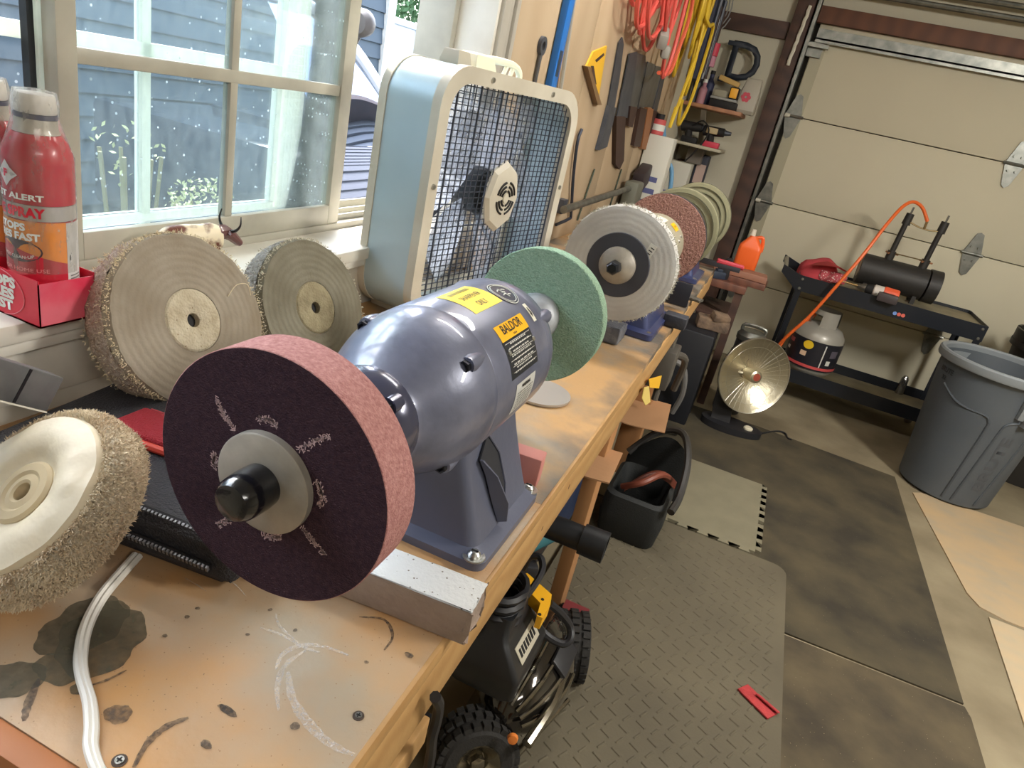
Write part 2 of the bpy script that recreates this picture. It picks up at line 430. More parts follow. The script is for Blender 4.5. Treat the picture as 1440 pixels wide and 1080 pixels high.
# --- dark timbers round the door
b = MB().bounds(-.30, -.195, 4.925, 4.98, 0, 2.6, .004); struct(b.build('trim_2', M_brown), 'dark brown door jamb post')
b = MB().bounds(XW, -.305, 4.95, 4.98, 2.005, 2.10, .003); struct(b.build('trim_3', M_brown), 'dark brown rail left of the jamb')
b = MB().bounds(-.19, 3.4, 4.93, 4.98, 2.125, 2.215, .003); struct(b.build('trim_4', mat('red_brown_wood', (112, 74, 56), .6, wave=(3, (84, 56, 46), .6, 'X'))), 'brown header board over the garage door')
b = MB()
for zz in (2.30, 2.36): b.cyl((-.2, 4.9, zz), (3.4, 4.9, zz), .016, seg=10)
sp = tag(b.build('torsion_bar', M_galv), 'grey steel torsion bars above the brown header board', 'bar')
b = MB(); P0, P1 = at_y(1140, 8, 4.915), at_y(1108, 92, 4.915)
ps = [P0.lerp(P1, t / 12) for t in range(13)]
b.tube([p + Vector((random.uniform(-.004, .004), 0, 0)) for p in ps], .011, 6)
tag(b.build('caulk_strip', mat('foam_strip', (226, 222, 204), .8, bump=(80, .4))), 'pale ragged foam strip stuck along the dark door jamb', 'strip')

# --- window
w1 = bpy.data.objects.new('window_1', None); COL.objects.link(w1); w1.location = (-.86, 0, WZ0); struct(w1, 'white sliding window with its right side open')
G_in = glass_mat('dusty_glass', .07, (.90, .955, .965), (214, 228, 230))
G_out = glass_mat('outer_glass', .03, (.95, .98, .985), (222, 230, 232))
def P(name, m, boxes, parent=w1, bev=.0015):
    q = MB()
    for x0, x1, y0, y1, z0, z1 in boxes: q.bounds(x0 + .86, x1 + .86, y0, y1, z0 - WZ0, z1 - WZ0, bev)
    return q.build(name, m, parent)
P('window_frame', M_vinyl, [(-.93, -.835, WY0, WY1, WZ0, 1.062), (-.93, -.835, WY0, WY1, 1.95, WZ1), (-.93, -.835, WY0, WY0 + .03, WZ0, WZ1), (-.93, -.835, 1.625, WY1, WZ0, WZ1)])
P('sill_track', M_vinyl, [(-.858, -.852, WY0 + .03, 1.625, 1.058, 1.074), (-.893, -.887, WY0 + .03, 1.625, 1.058, 1.074), (-.928, -.922, WY0 + .03, 1.625, 1.058, 1.08)])
M_vinylo = mat('sunlit_vinyl', (236, 240, 232), .5)  # paler copy of the same vinyl, sunlight put into its colour
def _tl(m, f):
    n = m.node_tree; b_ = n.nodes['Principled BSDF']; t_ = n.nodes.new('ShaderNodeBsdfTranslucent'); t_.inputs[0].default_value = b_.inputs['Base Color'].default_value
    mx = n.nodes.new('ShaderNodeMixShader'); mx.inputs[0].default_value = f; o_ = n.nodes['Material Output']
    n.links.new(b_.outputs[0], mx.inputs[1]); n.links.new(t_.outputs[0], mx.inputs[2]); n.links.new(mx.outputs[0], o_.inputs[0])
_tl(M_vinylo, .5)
def sash(x, y0, y1, st0, st1, munt, gl, zm, name):
    xa, xb = x - .012, x + .012
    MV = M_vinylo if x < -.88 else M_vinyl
    s_ = P(name, MV, [(xa, xb, y0, y0 + st0, 1.062, 1.945), (xa, xb, y1 - st1, y1, 1.062, 1.945), (xa, xb, y0 + st0, y1 - st1, 1.062, 1.10), (xa, xb, y0 + st0, y1 - st1, 1.905, 1.945)])
    ys = [y0 + st0] + [v for m_ in munt for v in (m_ - .008, m_ + .008)] + [y1 - st1]
    zs = [1.10, zm - .0095, zm + .0095, 1.63, 1.648, 1.905]
    P('muntin', MV, [(xa + .004, xb - .004, m_ - .008, m_ + .008, 1.10, 1.905) for m_ in munt] + [(xa + .003, xb - .003, y0 + st0, y1 - st1, zs[1], zs[2]), (xa + .003, xb - .003, y0 + st0, y1 - st1, zs[3], zs[4])], s_).location = (0, 0, 0)
    for i in range(0, len(ys), 2):
        for j in range(0, len(zs), 2):
            P('pane', gl, [(x - .002, x + .002, ys[i] + .0005, ys[i + 1] - .0005, zs[j] + .0005, zs[j + 1] - .0005)], s_, 0)
    return s_
sash(-.85, .640, 1.253, .027, .036, (.938,), G_in, 1.320, 'sliding_sash')
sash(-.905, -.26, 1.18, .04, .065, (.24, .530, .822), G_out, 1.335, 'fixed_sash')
b = MB().bounds(-.884, -.866, .638, .655, 1.062, 1.945, .001); s2 = b.build('inner_stile', M_vinylo, w1); s2.location = (.86, 0, -WZ0)
b = MB().bounds(-.882, -.870, .629, .637, 1.062, 1.945); s2 = b.build('weather_seal', mat('dark_seal', (40, 44, 48), .7), w1); s2.location = (.86, 0, -WZ0)
# --- sill, apron and casing
b = MB().bounds(-.835, -.715, -.38, 1.72, 1.026, 1.05, .004); b.bounds(-.75, -.722, -.38, 1.72, 1.010, 1.026, .003)
struct(b.build('trim_5', M_white), 'white window sill')
b = MB().bounds(-.752, -.738, -.38, 1.72, .94, 1.010, .002)
b.bounds(-.752, -.744, -.38, 1.72, .90, .94, .001)
struct(b.build('trim_6', M_white), 'white apron board under the window sill')
b = MB().bounds(-.836, -.738, 1.648, 1.662, 1.05, 2.0, .002); struct(b.build('trim_7', M_white), 'white reveal board right of the window')
b = MB().bounds(-.752, -.728, 1.662, 1.70, .92, 2.4, .003).bounds(-.752, -.736, 1.70, 1.735, .92, 2.4, .002).bounds(-.752, -.728, 1.735, 1.757, .92, 2.4, .003)
struct(b.build('trim_8', mat('grey_trim', (176, 170, 158), .5, .1)), 'grey grooved strip between window casing and plywood')
b = MB().bounds(-.752, -.744, -.4, 2.9, .80, .9); struct(b.build('trim_9', M_brown), 'dark ledger strip at the back of the bench')
# plywood sheets on the wall, in strips
ys = [1.76, 2.44, 2.98, 3.52, 4.2]
for y0, y1 in zip(ys, ys[1:]):
    MB().bounds(-.752, -.738, y0, y1 - .004, .80, 2.45, .001).build('plywood_sheet', M_ply, wl)

# ================================================================== outside
M_gr = mat('gravel', (84, 88, 80), .95, var=(9, (62, 70, 56), 1.4), bump=(70, .6))
g = MB().bounds(-16, -.93, -12, 20, -.22, -.12); struct(g.build('floor_outside', M_gr), 'pale gravel ground outside')
nh = thing('neighbour_house', 'house with grey lap siding seen through the dusty window panes', 'house', (-4.6, 1.2, -.12))
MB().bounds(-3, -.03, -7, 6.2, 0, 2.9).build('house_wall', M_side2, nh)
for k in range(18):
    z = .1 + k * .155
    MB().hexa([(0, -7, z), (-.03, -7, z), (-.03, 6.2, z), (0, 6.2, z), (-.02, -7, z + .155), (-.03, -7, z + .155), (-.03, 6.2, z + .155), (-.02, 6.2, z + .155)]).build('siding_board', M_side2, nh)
MB().bounds(-.03, .03, 6.15, 6.3, 0, 2.9).build('corner_board', M_white, nh)
MB().bounds(-3.2, .2, -7.3, 6.5, 2.9, 3.05).build('roof_eave', M_white, nh)
M_bush = mat('bush_leaf', (150, 158, 96), .7, var=(40, (196, 198, 150), 1))
def leafball(name, c, r, n, size, m, parent, seed, squash=1.0):
    rn = random.Random(seed); V = []; F = []
    for _ in range(n):
        d = Vector((rn.gauss(0, 1), rn.gauss(0, 1), rn.gauss(0, 1) * squash)).normalized() * r * rn.uniform(.55, 1)
        d.z *= squash
        p = Vector(c) + d; a = Vector((rn.uniform(-1, 1), rn.uniform(-1, 1), rn.uniform(-1, 1))).normalized() * size; q = a.orthogonal().normalized() * size * .45
        i = len(V); V += [p - a, p + q, p + a, p - q]; F.append((i, i + 1, i + 2, i + 3))
    return stuff(raw(name, V, F, m, parent))
for i, (px, py, x, r, lab) in enumerate(((283, 292, -1.9, .12, 'pale flowering bush behind the window, left of the cow figurine'), (182, 215, -1.7, .10, 'thin pale weed growing outside the left window panes'))):
    p = at_x(px, py, x)
    t = thing('garden_bush', lab, 'bush', (p.x, p.y, -.12))
    hz = p.z + .12
    q = MB()
    for k in range(7):
        a = k * .9; q.tube([(0, 0, 0), (math.cos(a) * r * .3, math.sin(a) * r * .3, hz * .5), (math.cos(a) * r * .8, math.sin(a) * r * .8, hz)], .006, 5)
    q.build('stem', mat('bush_stem', (120, 116, 80), .8), t)
    leafball('foliage', (0, 0, hz), r, 420 if i == 0 else 46, .010, M_bush, t, i + 5)
# white car beside the window; its dark glass and door mirror the garage siding
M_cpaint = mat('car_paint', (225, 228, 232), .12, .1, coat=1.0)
M_cdark = mat('car_glass', (18, 22, 28), .03, .0, coat=1.0, spec=1.0)
car = thing('car', 'parked car with mirror like dark side seen through the open window', 'car', (-2.3, 4.3, -.12))
def carside(y, z):          # x of the flank: tumblehome above the belt line
    return 0.02 - .05 * ((z - .75) / .5) ** 2 - (max(0, z - 1.0) * .42)
MB().grid(30, 14, lambda u, v: (carside(0, .28 + v * .75) + .010 * math.sin(u * 9), -1.05 + u * 3.3, .28 + v * .75)).build('door_side', mat('car_door', (150, 156, 168), .04, .95), car)
MB().grid(24, 10, lambda u, v: (carside(0, 1.03 + v * .64) - .015 * math.cos(u * 3), -1.05 + u * (.93 - .50 * v), 1.03 + v * .64)).build('side_window', mat('car_window', (150, 160, 174), .02, .95), car)
q = MB()
q.tube([(carside(0, 1.0) + .01, -.08, 1.0), (carside(0, 1.25) + .01, -.24, 1.25), (carside(0, 1.5) + .01, -.44, 1.52), (carside(0, 1.66), -.70, 1.68), (carside(0, 1.7), -1.05, 1.74)], .035, 10, smooth=6)
q.build('pillar', M_cpaint, car)
MB().bounds(-1.75, -.42, -1.05, -.72, 1.66, 1.73, .03).build('roof', M_cpaint, car)
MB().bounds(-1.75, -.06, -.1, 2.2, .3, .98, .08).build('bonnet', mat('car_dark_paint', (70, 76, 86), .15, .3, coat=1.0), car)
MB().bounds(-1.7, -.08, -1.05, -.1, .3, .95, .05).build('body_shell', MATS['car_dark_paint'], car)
for yy in (-.35, 1.6):
    q = MB().lathe([(0, 0), (.2, 0), (.21, .02), (.33, .03), (.34, .06), (.34, .2), (0, .2)], (.02, yy, .34), (-1, 0, 0), 28); q.build('wheel', mat('car_tyre', (30, 30, 32), .8), car)
p = at_x(508, 32, -2.12) - Vector((-2.3, 4.3, -.12))
q = MB().lathe([(0, -.10), (.035, -.09), (.062, -.03), (.066, .03), (.05, .06), (0, .065)], p, (.15, -1, -.1), 18)
q.tube([p, p + Vector((-.12, .1, -.12))], .03, 8)
q.build('side_mirror', mat('mirror_cap', (96, 90, 84), .5), car)
fe = thing('vinyl_fence', 'white vinyl fence behind the parked car', 'fence', (-6.6, 11.5, -.12))
for k in range(9):
    MB().bounds(-.02, .02, -4 + k * 1.0, -3.02 + k * 1.0, .1, 2.05).build('fence_panel', mat('white_vinyl', (176, 182, 192), .5), fe)
MB().bounds(-.05, .05, -4.1, 5.1, 2.05, 2.15, .01).build('top_rail', MATS['white_vinyl'], fe)
MB().bounds(-.05, .05, -4.1, 5.1, 1.45, 1.5, .01).build('middle_rail', MATS['white_vinyl'], fe)
for yy in (-1.6, .8, 3.2): MB().bounds(-.07, .07, yy - .07, yy + .07, 0, 2.3, .01).build('fence_post', MATS['white_vinyl'], fe)
tr = thing('garden_tree', 'green tree rising behind the white fence', 'tree', (-9, 16, -.12))
MB().cyl((0, 0, 0), (.1, 0, 3), .15, .09, 10).build('trunk', M_brown, tr)
leafball('foliage', (0, 0, 3.6), 1.9, 5000, .09, mat('tree_leaf', (70, 104, 62), .7, var=(6, (48, 78, 44), 1)), tr, 4)

# ================================================================== workbench
M_bench = mat('bench_plywood', (186, 140, 88), .4, wave=(2.2, (160, 114, 66), .35, 'X'), var=(8, (158, 144, 124), 1.5), bump=(120, .06), speck=(150, (140, 108, 76), .085))
M_bench2 = mat('worn_bench_plywood', (150, 140, 126), .45, wave=(1.6, (78, 74, 70), .85, 'X'), var=(6, (186, 146, 98), 2.6), bump=(90, .1))
M_pine = mat('pine_board', (188, 148, 96), .5, wave=(7, (160, 118, 70), .5, 'Z'), bump=(60, .06), speck=(9, (92, 60, 34), .04))
M_pine2 = mat('pine_leg', (176, 128, 84), .6, wave=(4, (140, 96, 62), .5, 'X'))
BT = .915; XF = -.153
wb = thing('workbench', 'long plywood topped workbench with pine front boards under the window', 'workbench', (-.45, 1.3, 0))
L0 = Vector((-.45, 1.3, 0))
def loc(p): return Vector(p) - L0
def slab(poly, z0, z1, name, m):
    return MB().prism([(p[0], p[1]) for p in poly], lambda u, v, t: loc((u, v, z1 - t)), z1 - z0).build(name, m, wb)
slab([(XW, .231), (XF, .231), (XF, .76), (XW, .78)], BT - .018, BT, 'top_panel', M_bench)
slab([(XW, .781), (XF, .761), (XF, 1.399), (XW, 1.42)], BT - .018, BT - .0004, 'top_panel', M_bench2)
rn = random.Random(4)
edge = [(XF - abs(rn.gauss(0, .003)), 1.41 + k * .05) for k in range(29)]
slab([(XW, 1.423), (XF, 1.402)] + edge + [(XF, 2.86), (XW, 2.86)], BT - .02, BT - .002, 'top_panel', M_bench2)
# near-end fascia, front boards
MB().bounds(XW + .45, XF + .45, .212 - 1.3, .231 - 1.3, .79, BT - .001, .001).build('end_board', mat('end_board', (176, 112, 64), .5, wave=(5, (140, 84, 48), .5, 'Z')), wb)
MB().bounds(XF - .038 + .45, XF + .45, 0.212 - 1.3, 2.86 - 1.3, .827, BT - .0185, .002).build('front_board', M_pine, wb)
MB().bounds(XF - .003 + .45, XF + .45 + .0015, 0.212 - 1.3, 1.40 - 1.3, BT - .0185, BT + .0005, .0005).build('front_lip', M_pine, wb)
MB().bounds(XF - .05 + .45, XF + .45 - .012, 0.24 - 1.3, 2.84 - 1.3, .79, .826, .001).build('apron_board', mat('olive_edge', (120, 104, 70), .7), wb)
MB().bounds(XF - .05 + .45, XF + .45 - .004, 0.24 - 1.3, .50 - 1.3, .752, .789, .002).build('lower_board', M_pine, wb)
for yy in (.42, 1.62, 2.68):
    for xx in (-.26, -.69):
        if xx == -.26 and yy == 1.62:
            MB().bounds(-.235 + .45, -.197 + .45, yy - .045 - 1.3, yy + .045 - 1.3, 0, .79, .003).build('leg', M_pine2, wb)
        else:
            MB().bounds(xx - .045 + .45, xx + .045 + .45, yy - .045 - 1.3, yy + .045 - 1.3, 0, .79, .003).build('leg', M_pine2, wb)
MB().bounds(-.70 + .45, -.33 + .45, 1.68 - 1.3, 2.75 - 1.3, .07, .09).build('lower_shelf', mat('dark_shelf', (48, 42, 38), .8), wb)
# screws and marks on the worn top
M_dark = mat('dark_recess', (26, 24, 24), .7)
M_steel = mat('bright_steel', (190, 190, 186), .28, 1.0, bump=(200, .05))
for (u, v, r) in ((504, 1007, .0036), (168, 1070, .0040)):
    p = loc(at_z(u, v, BT))
    MB().cyl(p + Vector((0, 0, -.001)), p + Vector((0, 0, .0006)), r * 1.3, seg=16).build('screw_hole', mat('screw_hole', (70, 58, 50), .8), wb)
    q = MB().cyl(p + Vector((0, 0, .0004)), p + Vector((0, 0, .0014)), r * .8, seg=14)
    sc = q.build('screw', M_steel, wb)
    MB().box(p + Vector((0, 0, .0015)), (r * 1.1, r * .25, .0006)).box(p + Vector((0, 0, .0015)), (r * .25, r * 1.1, .0006)).build('screw_slot', M_dark, sc)
def mark(name, pts, wd, m, lift=.0006):
    ps = [loc(at_z(u, v, BT)) for u, v in pts]
    q = MB(); Q = []
    n = len(ps)
    for i in range(n - 1):
        p0, p1, p2, p3 = ps[max(0, i - 1)], ps[i], ps[i + 1], ps[min(n - 1, i + 2)]
        for k in range(6):
            t = k / 6
            Q.append(.5 * (2 * p1 + (p2 - p0) * t + (2 * p0 - 5 * p1 + 4 * p2 - p3) * t * t + (3 * p1 - p0 - 3 * p2 + p3) * t ** 3))
    Q.append(ps[-1]); V = []; F = []
    for i, p in enumerate(Q):
        d = (Q[min(i + 1, len(Q) - 1)] - Q[max(i - 1, 0)]).normalized(); s_ = Vector((-d.y, d.x, 0)); w_ = wd * (.35 + .65 * math.sin(PI * (i + .5) / len(Q))) * rn.uniform(.8, 1.15)
        V += [p + s_ * w_ + Vector((0, 0, lift)), p - s_ * w_ + Vector((0, 0, lift))]
        if i: F.append((2 * i - 2, 2 * i - 1, 2 * i + 1, 2 * i))
    return raw(name, V, F, m, wb)
def smear(name, col, lo, hi, sc):
    m = bpy.data.materials.new(name); m.use_nodes = True; n = m.node_tree; L = n.links; b_ = n.nodes['Principled BSDF']; b_.inputs['Base Color'].default_value = lin(col); b_.inputs['Roughness'].default_value = .8
    t_ = n.nodes.new('ShaderNodeBsdfTransparent'); mx = n.nodes.new('ShaderNodeMixShader'); no = n.nodes.new('ShaderNodeTexNoise'); no.inputs['Scale'].default_value = sc; no.inputs['Detail'].default_value = 8
    tc = n.nodes.new('ShaderNodeTexCoord'); L.new(tc.outputs['Object'], no.inputs['Vector']); rp = n.nodes.new('ShaderNodeMapRange'); rp.inputs[1].default_value = .3; rp.inputs[2].default_value = .7; rp.inputs[3].default_value = lo; rp.inputs[4].default_value = hi
    L.new(no.outputs['Fac'], rp.inputs[0]); L.new(rp.outputs[0], mx.inputs[0]); L.new(t_.outputs[0], mx.inputs[1]); L.new(b_.outputs[0], mx.inputs[2]); L.new(mx.outputs[0], n.nodes['Material Output'].inputs[0])
    MATS[name] = m; return m
M_chalk = smear('chalk_smear', (216, 210, 204), .02, .55, 420)
M_burn = smear('scuff_dark', (72, 64, 58), .25, .8, 260)
mark('chalk_mark', [(388, 942), (398, 920), (425, 908), (455, 910), (490, 922)], .0025, M_chalk)
mark('chalk_mark', [(392, 1000), (390, 965), (402, 935), (430, 915)], .0025, M_chalk)
mark('chalk_mark', [(405, 945), (412, 985), (440, 1025), (470, 1050), (498, 1062)], .004, M_chalk)
mark('chalk_mark', [(366, 883), (395, 893), (430, 912), (450, 918)], .0018, M_chalk)
mark('chalk_mark', [(388, 865), (394, 882), (420, 905)], .0014, M_chalk)
mark('scratch_mark', [(305, 808), (330, 822), (345, 838)], .0006, M_chalk)
mark('scratch_mark', [(258, 812), (275, 822), (290, 832)], .0005, M_chalk)
mark('scuff_mark', [(265, 1010), (235, 1022), (208, 1045), (188, 1080)], .0028, M_burn)
mark('scuff_mark', [(34, 1015), (40, 990), (55, 955)], .003, M_burn)
mark('scuff_mark', [(540, 915), (552, 895), (540, 872), (505, 868)], .0016, M_burn)
mark('scuff_mark', [(125, 965), (150, 957), (178, 943)], .0012, M_burn)
BLOT = [0]
def blot(u, v, r, m, sq=1.0, seed=0):
    c = loc(at_z(u, v, BT)); rr = random.Random(seed + int(u)); BLOT[0] += .00003; lf = .0003 + BLOT[0]; V = [c + Vector((0, 0, lf))]
    n = 48; ph = [rr.uniform(0, 6.28) for _ in range(5)]
    for k in range(n):
        a = k / n * 2 * PI; q = r * (1 + .10 * math.sin(2 * a + ph[0]) + .06 * math.sin(3 * a + ph[1]) + .04 * math.sin(7 * a + ph[2]) + rr.uniform(-.02, .02)); V.append(c + Vector((math.cos(a) * q, math.sin(a) * q * sq, lf)))
    raw('stain', V, [(0, k, k % n + 1) for k in range(1, n + 1)], m, wb)
M_oil = smear('oil_stain', (84, 78, 60), .55, .8, 120)
for u, v, r, sq in ((20, 955, .021, .8), (118, 880, .03, 1.1), (142, 900, .035, 1.0), (85, 940, .018, .9), (115, 968, .008, .8), (160, 858, .014, .8)): blot(u, v, r, M_oil, sq)
for u, v, r, sq in ((278, 856, .0022, .8), (263, 868, .0024, .8), (380, 858, .002, 1), (348, 893, .002, .8), (318, 998, .007, .4), (415, 887, .002, 1), (575, 922, .004, .8), (515, 932, .002, 1), (166, 1005, .009, 1), (320, 1000, .009, .35), (290, 1048, .005, .6), (415, 1022, .004, .8), (232, 895, .002, 1)): blot(u, v, r, M_burn, sq)

# white painted brick and pink block beside the grinder
BL = .215; BD = .046; BH = .040
bk = thing('painted_block', 'white painted block under the big maroon wheel, its chipped end over the bench edge', 'block', (XF + .018 - BL / 2, .495, BT), (0, 0, math.radians(5)))
q = MB().box((0, 0, BH / 2), (BL, BD, BH), None, .003, 2); q.subdiv(2); q.jitter(.0005, 5)
for v in q.bm.verts:
    if v.co.x > BL * .46: v.co.x += random.uniform(-.006, .001)
q.build('block_core', mat('bare_block', (160, 142, 128), .9, var=(30, (142, 124, 112), 1), bump=(120, .2)), bk)
q = MB().box((0, 0, BH + .0006), (BL * .985, BD * .97, .0018), None, .0006, 1); q.subdiv(3)
for v in q.bm.verts:
    if abs(v.co.x) > BL * .45 or abs(v.co.y) > BD * .44: v.co.x += random.uniform(-.0015, .0008); v.co.y += random.uniform(-.0012, .0006)
q.build('paint_layer', mat('flaked_white_paint', (214, 216, 216), .7, bump=(220, .25), speck=(130, (120, 112, 100), .13)), bk)
q = MB().box((0, 0, .022), (.045, .03, .044), None, .002)
pk = q.build('wood_block', mat('pink_wood', (196, 130, 122), .7, wave=(4, (170, 104, 98), .5, 'X')), None)
pk.location = (-.20, .803, BT); pk.rotation_euler = (0, 0, .1); tag(pk, 'small pink wood block on the bench behind the grinder foot', 'block')

# ================================================================== first grinder (grey-blue, near)
M_cast = mat('grinder_enamel', (122, 126, 146), .34, .2, coat=.35, bump=(45, .06), var=(26, (84, 88, 108), .8))
M_cast2 = mat('grinder_enamel_flat', (92, 96, 114), .4, .15, bump=(70, .05))
M_boltd = mat('dark_bolt', (44, 46, 54), .35, .7)
M_yel = mat('label_yellow', (250, 216, 70), .45)
M_amb = mat('label_amber', (244, 182, 20), .4)
M_blk = mat('print_black', (22, 22, 26), .5)
M_plate = mat('plate_black', (38, 42, 48), .35, .2)
M_wht = mat('print_white', (214, 214, 206), .5)
AX = .182
gr = thing('bench_grinder', 'large grey blue bench grinder with maroon wheel and green wheel in the foreground', 'grinder', (-.277, .675, BT))
R0 = .085
def yy(y): return y - .675
b = MB().lathe([(R0, yy(.598)), (R0 + .0006, yy(.6)), (R0 + .0006, yy(.756))], (0, 0, AX), (0, 1, 0), 64)
b.build('motor_housing', M_cast, gr)
bell = [(.0845, yy(.6005)), (.0852, yy(.598)), (.0855, yy(.59)), (.0845, yy(.578)), (.0815, yy(.562)), (.076, yy(.545)), (.068, yy(.529)), (.059, yy(.514)), (.052, yy(.504)), (.0505, yy(.499))]
MB().lathe(bell, (0, 0, AX), (0, 1, 0), 64).build('end_bell', M_cast, gr)
MB().lathe([(.0505, yy(.5)), (.0512, yy(.497)), (.0505, yy(.488)), (.047, yy(.476)), (.040, yy(.466)), (.030, yy(.459)), (.0, yy(.457))], (0, 0, AX), (0, 1, 0), 48).build('bearing_cap', mat('cap_enamel', (66, 68, 88), .22, .25, coat=.3), gr)
fbell = [(.0845, yy(.7555)), (.0852, yy(.7575)), (.0852, yy(.768)), (.081, yy(.785)), (.07, yy(.806)), (.055, yy(.824)), (.045, yy(.833)), (.038, yy(.85)), (.0, yy(.852))]
MB().lathe(fbell, (0, 0, AX), (0, 1, 0), 64).build('end_bell', M_cast, gr)
# lugs and bolts
for y0, sgn in ((.583, -1), (.770, 1)):
    for a in (43, 133, 223, 313):
        A = math.radians(a); c = Vector((math.cos(A), 0, math.sin(A)))
        p = c * .0790 + Vector((0, yy(y0), AX))
        q = MB().lathe([(0, -.022), (.0084, -.021), (.0094, -.014), (.0084, -.002), (.006, .012), (0, .014)], p, (0, -sgn, 0), 16)
        lug = q.build('bolt_lug', M_cast, gr)
        q = MB().lathe([(0, .0), (.0062, .0), (.0064, .006), (.0042, .0066), (.004, .003), (0, .003)], p + Vector((0, sgn * .0215, 0)), (0, sgn, 0), 6)
        q.build('bolt', M_boltd, lug, .3)
for a in (47, 137, 227, 317):
    A = math.radians(a); p = Vector((math.cos(A) * .0425, yy(.4735), AX + math.sin(A) * .0425))
    q = MB().lathe([(0, 0), (.009, 0), (.0095, .014), (0, .016)], p, (0, 1, 0), 14)
    lug = q.build('bolt_lug', MATS['cap_enamel'], gr)
    q = MB().cyl(p + Vector((0, 0, 0)), p + Vector((0, -.0075, 0)), .0072, .0066, 6)
    q.build('bolt', M_boltd, lug, .3)
# pedestal
def ring(z, hx, y0, y1, c=.02, n=4):
    out = []
    for cx, cy, a0 in ((hx - c, y1 - c, 0), (-hx + c, y1 - c, 90), (-hx + c, y0 + c, 180), (hx - c, y0 + c, 270)):
        for k in range(n + 1):
            a = math.radians(a0 + 90 * k / n); out.append((cx + c * math.cos(a), cy + c * math.sin(a), z))
    return out
b = MB().loft([ring(z, hx, y0, y1, c) for z, hx, y0, y1, c in ((.0, .112, -.092, .098, .014), (.010, .112, -.092, .098, .014), (.0125, .108, -.088, .094, .014), (.017, .097, -.079, .090, .016), (.035, .090, -.076, .088, .016), (.065, .079, -.075, .086, .015), (.1, .067, -.074, .084, .014), (.13, .058, -.074, .083, .013), (.175, .052, -.073, .082, .012))])
b.build('pedestal', M_cast2, gr)
# dark plate painting the shade in the side opening, and its bent lip, on the sloping right face
def face(u, v, t):      # u along y, v up; right-hand face of the pedestal
    hx = .0925 - (v - .03) * .325 if v < .135 else .058
    return (hx + .0012 + t, u, v)
dia = [(-.045, .105), (-.020, .125), (.004, .096), (.012, .055), (.004, .028), (-.016, .020), (-.026, .05), (-.034, .085)]
q = MB().prism([(u, v) for u, v in dia], lambda u, v, t: face(u, v, t - .002), .002)
op = q.build('side_opening', mat('opening_shade', (34, 36, 44), .6), gr)
q = MB()
q.loft([[face(-.046, .106, 0), face(-.043, .106, 0), face(-.043, .106, .004), face(-.046, .106, .004)], [face(-.036, .085, 0), face(-.032, .085, 0), face(-.029, .085, .013), face(-.031, .085, .013)], [face(-.027, .05, 0), face(-.023, .05, 0), face(-.017, .05, .018), face(-.019, .05, .018)], [face(-.017, .02, 0), face(-.014, .02, 0), face(-.010, .022, .010), face(-.012, .022, .010)]])
q.build('bent_lip', M_cast2, gr)
q = MB(); q.tube([face(-.020, .126, .001), face(.005, .096, .001), (face(.0135, .055, .001)), face(.005, .027, .001)], .0013, 6); q.build('opening_rim', M_cast2, gr)
# foot bolts
for xx in (.098, -.098):
    for dy in (-.082, .088):
        p = Vector((xx, dy, .0115))
        q = MB().lathe([(0, 0), (.0125, 0), (.013, .0008), (.0125, .002), (0, .002)], p, seg=24)
        wsh = q.build('washer', M_steel, gr)
        MB().lathe([(.0075, .002), (.0072, .005), (.0045, .0078), (0, .0085)], p, seg=18).build('screw_head', M_steel, wsh)
        MB().box(p + Vector((0, 0, .0085)), (.008, .0014, .0014)).build('screw_slot', M_dark, wsh)
# labels bent round the housing
def dashes(name, f, width, n, h, m, parent, seed=0):
    rr = random.Random(seed); V = []; F = []; x = -width / 2
    while x < width / 2:
        l = width / n * rr.uniform(.4, 1.1); k = max(1, int(l / .002))
        for i in range(k):
            o = len(V); xa, xb = x + l * i / k, min(width / 2, x + l * (i + .72) / k); V += [f(xa, -h / 2), f(xb, -h / 2), f(xb, h / 2), f(xa, h / 2)]; F.append((o, o + 1, o + 2, o + 3))
        x += l + width / n * .25
    return raw(name, V, F, m, parent)
def onc(y0, t0, lift=.0004):
    return lambda u, v: (math.cos(math.radians(t0) + v / R0) * (R0 + .0006 + lift), yy(y0) + u, AX + math.sin(math.radians(t0) + v / R0) * (R0 + .0006 + lift))
def label(name, y0, y1, ta, tb, m, lift=.0004, parent=gr, skew=0):
    f = onc(0.0, 0)
    return patch(name, lambda u, v: (math.cos(math.radians(ta + (tb - ta) * u)) * (R0 + .0006 + lift), yy(y0 + (y1 - y0) * v), AX + math.sin(math.radians(ta + (tb - ta) * u)) * (R0 + .0006 + lift)), m, parent, 14, 2)
l1 = label('brand_label', .638, .716, 43, 55.3, M_amb)
text('lettering', 'BALDOR', onc(.677, 50.3, .0008), .0145, M_blk, l1, width=.054, bold=.0002)
dashes('label_print', onc(.677, 44.8, .0008), .010, 3, .002, mat('print_brown', (110, 80, 20), .5), l1, 1)
l2 = label('rating_plate', .636, .715, 15.5, 43, M_plate)
for k in range(12):
    t = 41 - k * 2.1
    x0 = .640 + (.002 if k % 3 else 0)
    b = MB()
    b.grid(1, 1, lambda u, v, t=t, x0=x0: (math.cos(math.radians(t - .16 + .32 * u)) * (R0 + .0014), yy(x0 + (.711 - x0) * v), AX + math.sin(math.radians(t - .16 + .32 * u)) * (R0 + .0014)))
    if k % 2 == 0: b.build('rule_line', M_wht, l2)
for k in range(8): dashes('plate_print', onc(.675, 40 - k * 2.9, .0009), .046 + .012 * (k % 2), 9 - k % 3, .0016, M_wht, l2, k)
